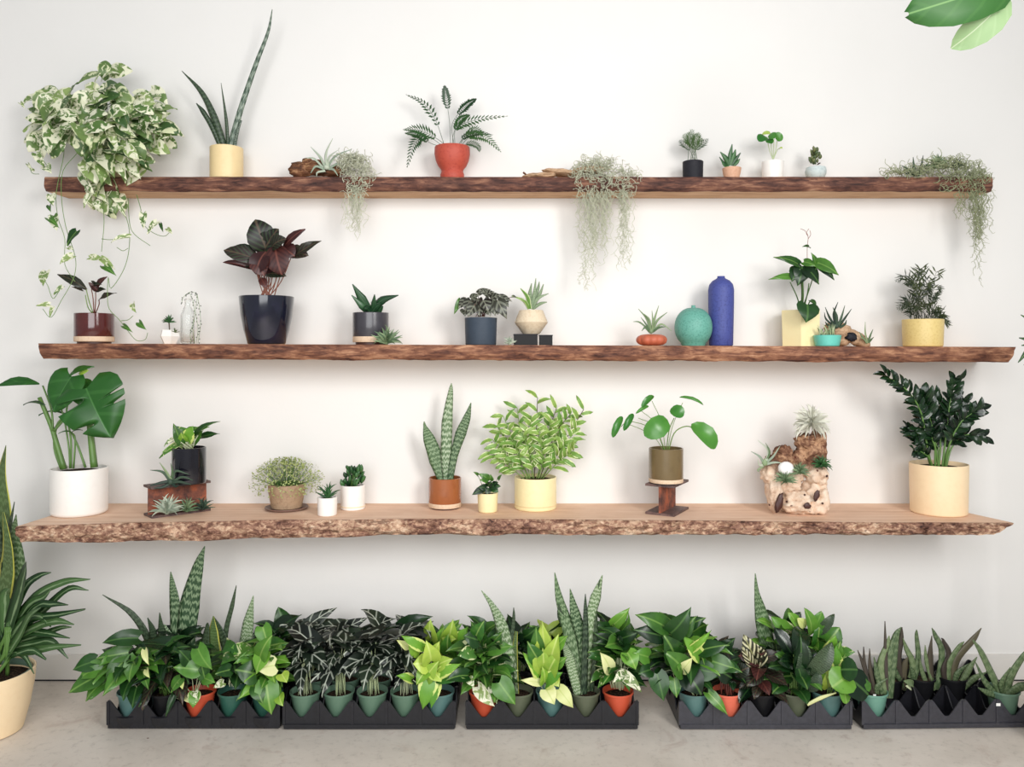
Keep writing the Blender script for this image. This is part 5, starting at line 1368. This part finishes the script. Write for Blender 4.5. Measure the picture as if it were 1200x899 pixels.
TL(t, [(345, 752, 326, 711, 26, 'deep_green_leaf'), (352, 770, 340, 732, 28, 'zz_leaf'), (356, 752, 364, 729, 20, 'deep_green_leaf'), (340, 765, 316, 735, 24, 'zz_leaf'), (325, 765, 300, 735, 26, 'deep_green_leaf'), (345, 790, 330, 762, 30, 'zz_leaf'), (350, 790, 368, 765, 26, 'zz_leaf'), (335, 795, 318, 775, 26, 'zz_leaf'), (355, 795, 345, 775, 28, 'zz_leaf')], y3b, 'oval', Vector((.1, -1, .3)))
petioles(t, 330, 800, [(345, 752), (356, 752), (340, 765), (352, 770)], y3b, y3b - .01, 'stem_dark', .002); t.finish()

# ---- tray B: alocasia
AL = [('leftmost', 0), ('second', 1), ('third', 2), ('fourth', 3)]
for nm, i in AL:
    t = npot('potted_alocasia', f'{nm} of the four white-veined dark arrowhead plants in muted green pots', cellB(i, 0), 'green_plastic', group='white-veined arrowhead plants')
    bush(t, t.top, 17, .062, .045, .17, .1, .52, ['alocasia_leaf'], ('arrow',), petr=.0013, petmat='stem_pale', droop=.7, lowest=.35, seed=20 + i, up=-.1, ymax=-.2, zmin=.09, face=.3)
    t.finish()
t = npot('potted_lime_pothos', 'yellow-lime variegated pothos in a teal pot at the right of the second tray', cellB(4, 0), 'teal_plastic')
TL(t, [(505, 775, 499, 750, 24, 'lime_leaf'), (500, 778, 484, 778, 24, 'lime_leaf'), (498, 795, 514, 775, 20, 'lime_leaf'), (505, 790, 495, 832, 24, 'lime_edge_leaf'), (512, 800, 505, 830, 16, 'lime_edge_leaf'), (512, 780, 530, 772, 18, 'lime_leaf'), (482, 797, 464, 792, 12, 'lime_edge_leaf'), (500, 785, 488, 803, 16, 'lime_leaf'), (515, 795, 545, 795, 16, 'bright_leaf'), (505, 785, 520, 800, 18, 'lime_leaf'), (492, 765, 478, 750, 18, 'lime_leaf'), (515, 790, 540, 778, 14, 'lime_edge_leaf'), (495, 758, 470, 745, 14, 'lime_edge_leaf'), (480, 760, 465, 750, 10, 'cream_leaf'), (505, 770, 515, 752, 16, 'lime_leaf')], yc - .04)
petioles(t, 508, 824, [(505, 775), (500, 780), (512, 780), (484, 797), (495, 760)], yc, yc - .04); t.finish()
for i in range(4):
    t = npot('potted_alocasia', f'{"leftmost second third fourth".split()[i]} dark arrowhead plant in the back row of the second tray', cellB(i, 1), 'green_plastic', group='white-veined arrowhead plants')
    bush(t, t.top + Vector((0, 0, .03)), 14, .065, .04, .155, .1, .5, ['alocasia_leaf', 'alocasia_leaf', 'zz_leaf'], ('arrow',), petr=.0016, petmat='stem_pale', droop=.5, lowest=.3, seed=30 + i, up=.1, ymax=-.1, face=.4); t.finish()
t = npot('potted_lime_pothos', 'lime green leafy plant behind the yellow pothos of the second tray', cellB(4, 1), 'black_plastic')
bush(t, t.top + Vector((0, 0, .03)), 36, .085, .05, .125, .07, .62, ['lime_leaf', 'bright_leaf', 'pothos_leaf', 'deep_green_leaf'], droop=.3, lowest=.15, seed=36, up=.5, ymax=-.1)
TL(t, [(505, 750, 504, 726, 20, 'lime_leaf'), (525, 748, 531, 725, 20, 'lime_leaf'), (515, 755, 520, 735, 18, 'bright_leaf'), (535, 755, 548, 735, 18, 'lime_edge_leaf'), (527, 765, 526, 742, 20, 'bright_leaf')], y2 - .02); t.finish()

# ---- tray C
t = npot('potted_pothos', 'dark green pothos in the left terracotta pot of the middle tray', cellC(0, 0), 'terracotta_plastic')
bush(t, t.top, 46, .085, .06, .175, .075, .62, ['deep_green_leaf', 'pothos_leaf', 'pothos_leaf', 'pothos_marble'], droop=.4, lowest=.15, seed=41, up=.3, ymax=-.2, zmin=.06)
TL(t, [(585, 800, 604, 826, 26, 'pothos_leaf'), (560, 805, 580, 828, 16, 'marble_leaf'), (578, 805, 582, 825, 14, 'marble_leaf'), (548, 792, 522, 798, 18, 'pothos_leaf'), (555, 765, 536, 768, 18, 'pothos_marble'), (560, 750, 543, 745, 22, 'deep_green_leaf'), (558, 745, 567, 728, 18, 'bright_leaf'), (550, 795, 556, 806, 10, 'marble_leaf')], yc - .05); t.finish()
t = npot('potted_snake_plant', 'pale banded snake plant curving left in the middle tray', cellC(1, 0), 'olive_plastic')
for pts, m in [([(602, 820, 12), (597, 780, 17), (588, 735, 15), (577, 710, 7), (564, 692, .8)], 'snake_light'), ([(605, 820, 7), (603, 770, 8), (605, 740, 3)], 'snake_yellow'), ([(601, 818, 6), (599, 760, 7), (602, 725, 4), (602, 712, .8)], 'snake_dark')]:
    t.blade(pts, m, yc, yc - .01, .14, .25)
t = npot('potted_aglaonema', 'yellow-lime leafy plant with two cream lower leaves in the middle tray', cellC(2, 0), 'teal_plastic')
TL(t, [(640, 770, 635, 728, 22, 'lime_leaf'), (632, 775, 618, 752, 20, 'bright_leaf'), (645, 775, 655, 742, 22, 'lime_leaf'), (636, 785, 625, 760, 20, 'lime_leaf'), (632, 790, 614, 765, 18, 'lime_edge_leaf'), (642, 790, 658, 760, 22, 'lime_leaf'), (640, 800, 660, 788, 20, 'lime_edge_leaf'), (632, 800, 610, 797, 10, 'cream_leaf'), (638, 785, 636, 760, 20, 'lime_leaf'), (640, 808, 650, 826, 20, 'cream_leaf'), (655, 808, 672, 830, 18, 'cream_leaf'), (648, 795, 655, 805, 14, 'lime_leaf'), (650, 760, 665, 745, 16, 'bright_leaf'), (630, 765, 628, 735, 18, 'pothos_leaf'), (638, 800, 636, 782, 16, 'lime_leaf'), (650, 780, 664, 770, 14, 'bright_leaf')], yc - .03)
petioles(t, 641, 824, [(640, 800), (632, 800), (655, 808), (642, 790), (635, 790)], yc, yc - .03); t.finish()
t = npot('potted_snake_plant', 'tallest many-bladed snake plant in the middle tray', cellC(3, 0), 'olive_plastic')
for pts, m in [([(683, 822, 13), (686, 780, 16), (691, 730, 12), (698, 700, 13), (706, 674, 1)], 'snake_light'), ([(680, 820, 12), (674, 770, 20), (664, 730, 14), (655, 700, 9), (650, 671, 1)], 'snake_leaf'), ([(685, 820, 10), (685, 760, 14), (674, 720, 13), (668, 690, 1)], 'snake_leaf'), ([(684, 820, 8), (686, 750, 8), (686, 715, 5), (686, 696, .8)], 'snake_dark'), ([(679, 820, 10), (668, 775, 13), (659, 750, 3)], 'snake_light'), ([(680, 818, 8), (668, 745, 15), (657, 722, 8), (655, 708, 1)], 'snake_dark'), ([(690, 820, 10), (696, 760, 10), (697, 705, 6), (703, 680, 1)], 'snake_dark')]:
    t.blade(pts, m, yc + U(-.01, .02), yc - .01, .12, .25)
t = npot('potted_pothos', 'leafy green pothos in the right terracotta pot of the middle tray', cellC(4, 0), 'terracotta_plastic')
bush(t, t.top + Vector((0, 0, .02)), 42, .075, .06, .16, .07, .62, ['pothos_leaf', 'bright_leaf', 'deep_green_leaf', 'pothos_marble'], droop=.35, lowest=.15, seed=45, up=.3, ymax=-.2, petmat='stem_pale', petr=.0016)
TL(t, [(715, 785, 704, 765, 18, 'cream_leaf'), (728, 790, 752, 812, 14, 'marble_leaf'), (730, 790, 718, 800, 12, 'marble_leaf'), (735, 765, 745, 785, 22, 'bright_leaf')], yc - .05); t.finish()
for i, (lab, mats, hh, sd) in enumerate([('deep green leafy plant at left back of the middle tray', ['deep_green_leaf', 'pothos_leaf'], .13, 61), ('shadowy dark leafy plant second in back of the middle tray', ['deep_green_leaf', 'zz_leaf'], .13, 62), ('yellow-green leafy plant at centre back of the middle tray', ['lime_leaf', 'pothos_leaf', 'deep_green_leaf'], .13, 63), ('dark leafy plant behind the tallest snake plant', ['deep_green_leaf', 'zz_leaf'], .12, 64), ('rich green leafy plant at right back of the middle tray', ['deep_green_leaf', 'pothos_leaf', 'bright_leaf'], .15, 65)]):
    t = npot('potted_pothos', lab, cellC(i, 1), 'black_plastic')
    bush(t, t.top + Vector((0, 0, .03)), 30, .075, .05, hh, .07, .6, mats, droop=.3, lowest=.15, seed=sd, up=.4, ymax=-.1); t.finish()

# ---- tray D
t = npot('potted_pothos', 'largest dark green pothos arching over the left end of the fourth tray', cellD(0, 0), 'teal_plastic')
bush(t, t.top + Vector((-.03, 0, .03)), 46, .105, .07, .17, .085, .55, ['pothos_leaf', 'deep_green_leaf', 'pothos_leaf', 'bright_leaf'], droop=.45, lowest=.1, seed=71, up=.25, ymax=-.2, petmat='stem_pale', zmin=.05)
TL(t, [(786, 742, 810, 711, 26, 'deep_green_leaf'), (796, 745, 816, 722, 20, 'pothos_leaf'), (780, 735, 745, 720, 24, 'pothos_leaf'), (775, 745, 742, 738, 22, 'deep_green_leaf'), (822, 762, 855, 756, 20, 'pothos_leaf'), (790, 770, 776, 742, 30, 'pothos_leaf'), (800, 785, 776, 762, 28, 'pothos_leaf'), (820, 770, 800, 745, 18, 'lime_edge_leaf'), (810, 760, 834, 738, 10, 'lime_edge_leaf'), (770, 790, 778, 822, 24, 'deep_green_leaf'), (790, 795, 793, 818, 16, 'bright_leaf'), (805, 790, 822, 815, 30, 'deep_green_leaf'), (830, 812, 853, 838, 14, 'bright_leaf'), (835, 775, 865, 785, 22, 'pothos_leaf'), (820, 785, 845, 790, 24, 'deep_green_leaf'), (762, 785, 748, 790, 18, 'deep_green_leaf'), (760, 770, 742, 765, 20, 'pothos_leaf'), (800, 785, 812, 770, 14, 'cream_leaf'), (850, 780, 870, 788, 16, 'pothos_leaf')], yc - .05)
petioles(t, 816, 824, [(790, 795), (800, 785), (820, 800), (835, 790)], yc, yc - .05); t.finish()
t = npot('potted_calathea', 'dark-stemmed low plant in the coral pot of the fourth tray', cellD(1, 0), 'coral_plastic')
bush(t, t.top, 18, .055, .04, .1, .075, .55, ['calathea_dark', 'deep_green_leaf', 'zz_leaf'], ('oval',), droop=.5, lowest=.3, seed=72, petmat='stem_red', petr=.0018, ymax=-.2)
TL(t, [(858, 795, 840, 785, 22, 'deep_green_leaf'), (862, 790, 878, 782, 18, 'calathea_dark')], yc - .04, 'oval'); t.finish()
t = npot('potted_calathea', 'cream-striped calathea in the black pot of the fourth tray', cellD(2, 0), 'black_plastic')
TL(t, [(890, 785, 872, 745, 20, 'calathea_stripe'), (892, 782, 886, 755, 20, 'calathea_stripe'), (885, 785, 870, 758, 12, 'calathea_stripe')], yc, 'oval', Vector((-.2, -1, .2)))
bush(t, t.top, 34, .055, .05, .12, .075, .5, ['calathea_dark', 'calathea_red', 'zz_leaf', 'calathea_dark'], ('oval',), droop=.4, lowest=.1, seed=73, petmat='stem_dark', petr=.0018, up=.1, ymax=-.2); t.finish()
t = npot('potted_aglaonema', 'upright dark mottled plant in the olive pot of the fourth tray', cellD(3, 0), 'olive_plastic')
TL(t, [(935, 800, 945, 755, 20, 'snake_dark'), (945, 790, 975, 752, 22, 'snake_dark'), (938, 810, 930, 770, 16, 'deep_green_leaf'), (945, 810, 960, 785, 16, 'snake_dark'), (930, 790, 938, 745, 18, 'deep_green_leaf'), (950, 790, 970, 765, 14, 'zz_leaf')], yc - .01, 'oval', Vector((.1, -1, .3)))
bush(t, t.top, 24, .06, .05, .15, .08, .5, ['deep_green_leaf', 'zz_leaf', 'pothos_leaf'], ('oval',), droop=.3, lowest=.1, seed=74, petr=.002, up=.4, ymax=-.2)
t.blade([(946, 826, 4), (962, 818, 5), (980, 812, 1.5)], 'cream_leaf', yc - .05, yc - .06, .3, .1); t.finish()
t = npot('potted_begonia', 'broad round rippled leaf plant in the teal pot ending the fourth tray', cellD(4, 0), 'teal_plastic')
TL(t, [(985, 790, 1018, 815, 40, 'deep_green_leaf'), (996, 792, 975, 806, 34, 'bright_leaf'), (1000, 795, 1010, 818, 34, 'pothos_leaf'), (985, 800, 992, 825, 14, 'bright_leaf'), (985, 785, 1005, 785, 30, 'deep_green_leaf')], yc - .06, 'round', Vector((.1, -1, 1)))
TL(t, [(968, 790, 965, 765, 20, 'lime_edge_leaf'), (975, 780, 980, 755, 20, 'lime_edge_leaf'), (980, 790, 990, 768, 20, 'bright_leaf'), (965, 800, 956, 782, 20, 'lime_edge_leaf'), (985, 765, 1002, 764, 14, 'pothos_marble'), (978, 770, 985, 752, 16, 'bright_leaf'), (972, 805, 970, 785, 20, 'lime_leaf'), (970, 760, 980, 745, 16, 'lime_edge_leaf')], yc - .01)
petioles(t, 972, 824, [(990, 800), (975, 790), (968, 790), (985, 790)], yc, yc - .05, 'stem_green', .002); t.finish()
# back of D
t = npot('potted_snake_plant', 'tall single-spike snake plant at the back of the fourth tray', cellD(2, 1), 'black_plastic')
for pts, m in [([(900, 800, 13), (900, 765, 19), (893, 725, 17), (887, 695, 6), (885, 672, 1)], 'snake_leaf'), ([(912, 800, 12), (915, 765, 18), (916, 740, 8), (917, 735, 1)], 'snake_dark')]:
    t.blade(pts, m, y2, y2 - .01, .12, .25)
t = npot('potted_aglaonema', 'pale-centred green leafy plant tallest at back of the fourth tray', cellD(3, 1), 'black_plastic')
TL(t, [(930, 745, 903, 722, 18, 'pothos_marble'), (940, 745, 925, 718, 16, 'bright_leaf'), (948, 745, 942, 712, 16, 'bright_leaf'), (950, 742, 963, 717, 18, 'pothos_leaf'), (958, 745, 978, 720, 12, 'snake_dark'), (935, 755, 908, 750, 16, 'pothos_marble'), (962, 760, 984, 735, 26, 'bright_leaf'), (950, 760, 932, 740, 18, 'pothos_leaf'), (955, 765, 960, 735, 20, 'bright_leaf'), (968, 755, 988, 748, 10, 'snake_dark'), (940, 765, 925, 760, 16, 'pothos_leaf'), (945, 735, 935, 725, 12, 'cream_leaf')], y2 - .01, 'oval')
bush(t, t.top + Vector((0, 0, .03)), 30, .08, .05, .15, .075, .5, ['deep_green_leaf', 'bright_leaf', 'pothos_leaf', 'zz_leaf'], ('oval',), droop=.3, lowest=.1, seed=76, up=.5, ymax=-.1); t.finish()
for i, lab, mats, hh, sd in [(0, 'leafy deep green plant at left back of the fourth tray', ['deep_green_leaf', 'pothos_leaf'], .15, 81), (1, 'dark leafy plant second in back of the fourth tray', ['deep_green_leaf', 'zz_leaf', 'calathea_dark'], .09, 82), (4, 'bright lime leafy plant at right back of the fourth tray', ['lime_edge_leaf', 'bright_leaf', 'pothos_leaf'], .11, 84)]:
    t = npot('potted_pothos', lab, cellD(i, 1), 'black_plastic')
    bush(t, t.top + Vector((0, 0, .02)), 28, .075, .05, hh, .07, .6, mats, droop=.3, lowest=.15, seed=sd, up=.4, ymax=-.1); t.finish()

# ---- tray E: aloes
t = npot('potted_aloe', 'slender aloe in the mint pot at the left end of the rightmost tray', cellE(0, 0), 'mint_plastic')
for pts in [[(1042, 818, 6), (1042, 775, 10), (1050, 745, 8), (1056, 735, 1)], [(1038, 818, 7), (1032, 780, 9), (1040, 755, 6), (1042, 745, 1)], [(1040, 818, 5), (1038, 775, 6), (1037, 728, 1)], [(1036, 818, 8), (1028, 790, 9), (1024, 770, 1)], [(1044, 818, 5), (1048, 775, 7), (1054, 738, 1)], [(1026, 822, 6), (1012, 780, 5), (1005, 762, 1)], [(1024, 822, 5), (1014, 785, 5), (1012, 758, 1)], [(1028, 822, 5), (1020, 785, 6), (1019, 760, 1)], [(1030, 822, 5), (1028, 805, 7), (1040, 795, 1)]]:
    t.blade(pts, 'aloe_brown' if pts[-1][0] < 1022 or pts[0][0] == 1040 else 'aloe_leaf', yc, yc - .01, .4, .1)
mb = MB(); p = W(1025, 818, yc - .035); box(mb, p.x - .004, p.x + .004, p.y, p.y + .0012, p.z - .02, p.z + .01); t.part('plant_label', mb, 'plant_label_white', 30, label='white plastic plant label')
mb = MB(); lathe(mb, [(.001, 0)], 0, 0, 0) if False else None
for i, lab, BL in [(1, 'grey-green clustered aloe at left back of the rightmost tray', [[(1060, 808, 8), (1052, 775, 9), (1056, 750, 6), (1057, 735, 1)], [(1064, 808, 8), (1070, 780, 9), (1062, 760, 6), (1058, 748, 1)], [(1068, 808, 7), (1076, 775, 8), (1074, 745, 5), (1074, 738, 1)], [(1058, 808, 7), (1060, 780, 8), (1064, 770, 1)], [(1062, 808, 7), (1048, 785, 7), (1044, 768, 1)], [(1070, 808, 6), (1070, 790, 7), (1066, 780, 1)]]),
                   (2, 'short dark aloe second in the back of the rightmost tray', [[(1092, 808, 8), (1090, 770, 8), (1092, 745, 1)], [(1098, 808, 8), (1104, 765, 9), (1096, 745, 6), (1092, 736, 1)], [(1096, 808, 7), (1086, 775, 7), (1084, 756, 1)], [(1102, 808, 7), (1112, 770, 8), (1106, 752, 4), (1103, 748, 1)], [(1088, 808, 7), (1080, 785, 6), (1078, 772, 1)]]),
                   (3, 'wide-spreading aloe third in the back of the rightmost tray', [[(1118, 808, 8), (1120, 775, 10), (1140, 750, 8), (1150, 736, 1)], [(1112, 808, 8), (1112, 780, 9), (1124, 758, 6), (1130, 752, 1)], [(1124, 808, 8), (1135, 785, 8), (1145, 770, 1)], [(1110, 808, 7), (1106, 785, 8), (1110, 770, 1)], [(1128, 808, 7), (1142, 795, 8), (1156, 788, 1)], [(1118, 808, 7), (1122, 790, 9), (1135, 778, 1)]])]:
    t = npot('potted_aloe', lab, cellE(i, 1), 'black_plastic')
    for q, pts in enumerate(BL): t.blade(pts, 'aloe_leaf' if q % 3 else 'aloe_brown', y2, y2 - .015, .4, .1)
t = npot('potted_aloe', 'big splayed spotted aloe in the green pot at the far right tray end', cellE(4, 0), 'green_plastic')
for pts in [[(1174, 815, 10), (1162, 790, 10), (1150, 765, 8), (1140, 750, 2)], [(1178, 815, 10), (1186, 790, 10), (1200, 768, 7), (1212, 755, 1)], [(1180, 816, 12), (1196, 805, 12), (1218, 802, 2)], [(1172, 816, 9), (1158, 812, 8), (1146, 806, 1)], [(1170, 816, 8), (1155, 800, 7), (1143, 776, 1)], [(1176, 814, 8), (1174, 800, 8), (1184, 782, 1)]]:
    t.blade(pts, 'aloe_leaf', yc, yc - .03, .35, .15)
mb = MB(); p = W(1170, 826, yc - .045); box(mb, p.x - .006, p.x + .006, p.y, p.y + .001, p.z - .004, p.z + .004); t.part('plant_label', mb, 'plant_label_white', 30, label='small white sticker')
t = npot('potted_seedling', 'soil-filled pot with two small pale leaves in the rightmost tray', cellE(2, 2), 'black_plastic')
TL(t, [(1070, 803, 1058, 798, 8, 'aloe_leaf'), (1068, 808, 1062, 804, 6, 'stem_pale')], y2 - .03, 'oval'); t.finish()

# ---- big foreground pot, left
yp = -.36
p0 = Vector((WX(-14, yp), yp, 0)); kk = S(yp)
t = Thing('potted_dracaena', 'large arching striped-leaf dracaena in a big cream pot standing on the floor', 'plant', p0)
hz = HC - (787 - HY) * (D + yp) / F
pot(t, t.o, [(33 * kk, 0), (36 * kk, .004), (43 * kk, hz * .4), (48 * kk, hz * .8), (49 * kk, hz)], 'peach_glaze', hz, .006, .86, soilmat='potting_soil')
mb = MB(); lathe(mb, [(46 * kk, hz * .94), (44 * kk, hz * .99), (43 * kk, hz * .99), (43.5 * kk, hz * .88)], *t.o, seg=44); t.part('inner_pot', mb, 'green_plastic', None, label='green inner plastic pot')
LV = [[(12, 740, 12), (40, 700, 12), (75, 682, 9), (106, 679, 1)], [(10, 735, 12), (28, 690, 11), (45, 675, 8), (60, 671, 1)], [(8, 740, 16), (20, 700, 19), (28, 670, 12), (31, 658, 1)], [(12, 745, 13), (50, 715, 12), (80, 690, 8), (104, 692, .8)], [(12, 745, 12), (40, 725, 9), (70, 720, 7), (100, 714, 2)], [(12, 750, 12), (40, 735, 11), (65, 728, 9), (87, 732, 1)], [(12, 755, 12), (45, 745, 9), (70, 736, 6), (84, 735, 1)],
      [(10, 760, 11), (35, 755, 10), (60, 752, 9), (80, 772, 1)], [(12, 765, 10), (40, 762, 11), (65, 758, 7), (95, 756, 1.5)], [(10, 770, 8), (22, 765, 8), (38, 762, 8), (54, 773, 2)], [(10, 735, 10), (30, 715, 10), (50, 695, 9), (66, 684, 1)], [(10, 745, 14), (32, 710, 13), (50, 700, 10), (60, 690, 2)], [(5, 745, 14), (5, 700, 16), (10, 690, 1)], [(10, 750, 12), (40, 712, 10), (60, 708, 8), (80, 709, 1)], [(4, 760, 13), (12, 730, 14), (20, 690, 8), (36, 678, .8)],
      [(8, 765, 12), (30, 742, 10), (52, 742, 9), (82, 748, 1)], [(6, 770, 12), (22, 745, 13), (34, 722, 10), (48, 712, 1)], [(0, 760, 16), (-12, 730, 16), (-20, 700, 1)], [(-4, 770, 14), (-40, 740, 14), (-80, 745, 1)], [(-6, 770, 14), (-40, 760, 12), (-70, 790, 1)], [(4, 775, 10), (14, 765, 9), (28, 768, 7), (40, 790, 1)] , [(2, 775, 14), (6, 745, 16), (2, 715, 1)], [(-4, 775, 14), (-20, 740, 14), (-50, 715, 1)], [(6, 755, 13), (26, 728, 12), (45, 722, 9), (60, 735, 1)]]
for i, pts in enumerate(LV):
    t.blade(pts, 'dracaena_leaf', yp, yp - U(-.04, .1), .05, .35, Vector((U(-.3, .2), -1, .6)))
for i in range(7):
    t.tube([p0 + Vector((U(-.03, .05), U(-.03, .03), hz * .86)), W(4 + U(-8, 10), 765, yp), W(8 + U(-6, 8), 735, yp)], .006, 'stem_thick', .005)
t.finish()
# tall snake plant behind it
ys = -.33
t = Thing('potted_snake_plant', 'very tall yellow-edged snake plant cropped by the left picture edge', 'plant', Vector((WX(-22, -.19), -.19, 0)))
kk = S(-.19); pot(t, t.o, [(24 * kk, 0), (25 * kk, .003), (31 * kk, .16), (31 * kk, .17)], 'green_plastic', .17, .004, .9)
for pts, m in [([(-16, 760, 16), (-6, 680, 26), (4, 610, 24), (2, 560, 14), (7, 522, 1)], 'snake_yellow'), ([(-12, 760, 18), (10, 700, 28), (17, 660, 24), (17, 625, 10), (19, 603, 1)], 'snake_leaf'), ([(-20, 760, 18), (-12, 690, 24), (-4, 640, 16), (-4, 590, 1)], 'snake_dark'), ([(-14, 760, 14), (8, 680, 12), (10, 630, 8), (17, 588, 1)], 'snake_dark'), ([(-10, 760, 14), (0, 720, 20), (8, 670, 20), (9, 640, 12), (4, 600, 2)], 'snake_yellow')]:
    t.blade(pts, m, -.19, -.37, .12, .25)

# ---- leaves coming in from the right edge
yy = -.45
t = Thing('leafy_branch', 'pointed green leaf tips reaching in at the right picture edge', 'branch', W(1250, 425, yy))
for a in [[(1240, 400, 8), (1215, 380, 8), (1196, 369, 1)], [(1240, 405, 8), (1215, 400, 9), (1194, 396, 1)], [(1240, 410, 8), (1212, 404, 6), (1197, 405, 1)], [(1240, 410, 9), (1210, 408, 9), (1193, 425, 1)], [(1240, 415, 9), (1215, 415, 8), (1200, 428, 1)], [(1238, 400, 8), (1230, 375, 9), (1222, 355, 1)]]:
    t.blade(a, 'dracaena_leaf', yy, yy - .01, .06, .25)
t.tube([W(1238, 402, yy), W(1250, 500, yy), W(1252, 640, yy), (WX(1252, yy), yy, .16)], .008, 'stem_dark', .012)
pc = Vector((WX(1252, yy), yy, 0)); pot(t, pc, [(.07, 0), (.075, .005), (.09, .16), (.09, .18)], 'white_glaze', .18, .006, .9); t.finish()
# ---- big leaves at the top right, hanging from a branch above the frame
yy = -.95
t = Thing('rubber_tree_branch', 'two large oval leaves hanging in from the top right corner', 'branch', W(1200, -40, yy))
t.tl(1196, -26, 1065, 16, 60, 'rubber_leaf', 'ellip', yy, yy - .03, Vector((.15, -1, -.25)), 0)
t.tl(1178, -8, 1114, 57, 40, 'rubber_underside', 'ellip', yy + .02, yy + .03, Vector((.2, -1, -.1)), 1)
t.tube([W(1192, -22, yy), W(1200, -40, yy), W(1230, -90, yy), W(1300, -160, yy)], .004, 'stem_thick', .008)
t.tube([W(1178, -8, yy + .02), W(1186, -25, yy + .01), W(1200, -40, yy)], .003, 'stem_thick', .003); t.finish()
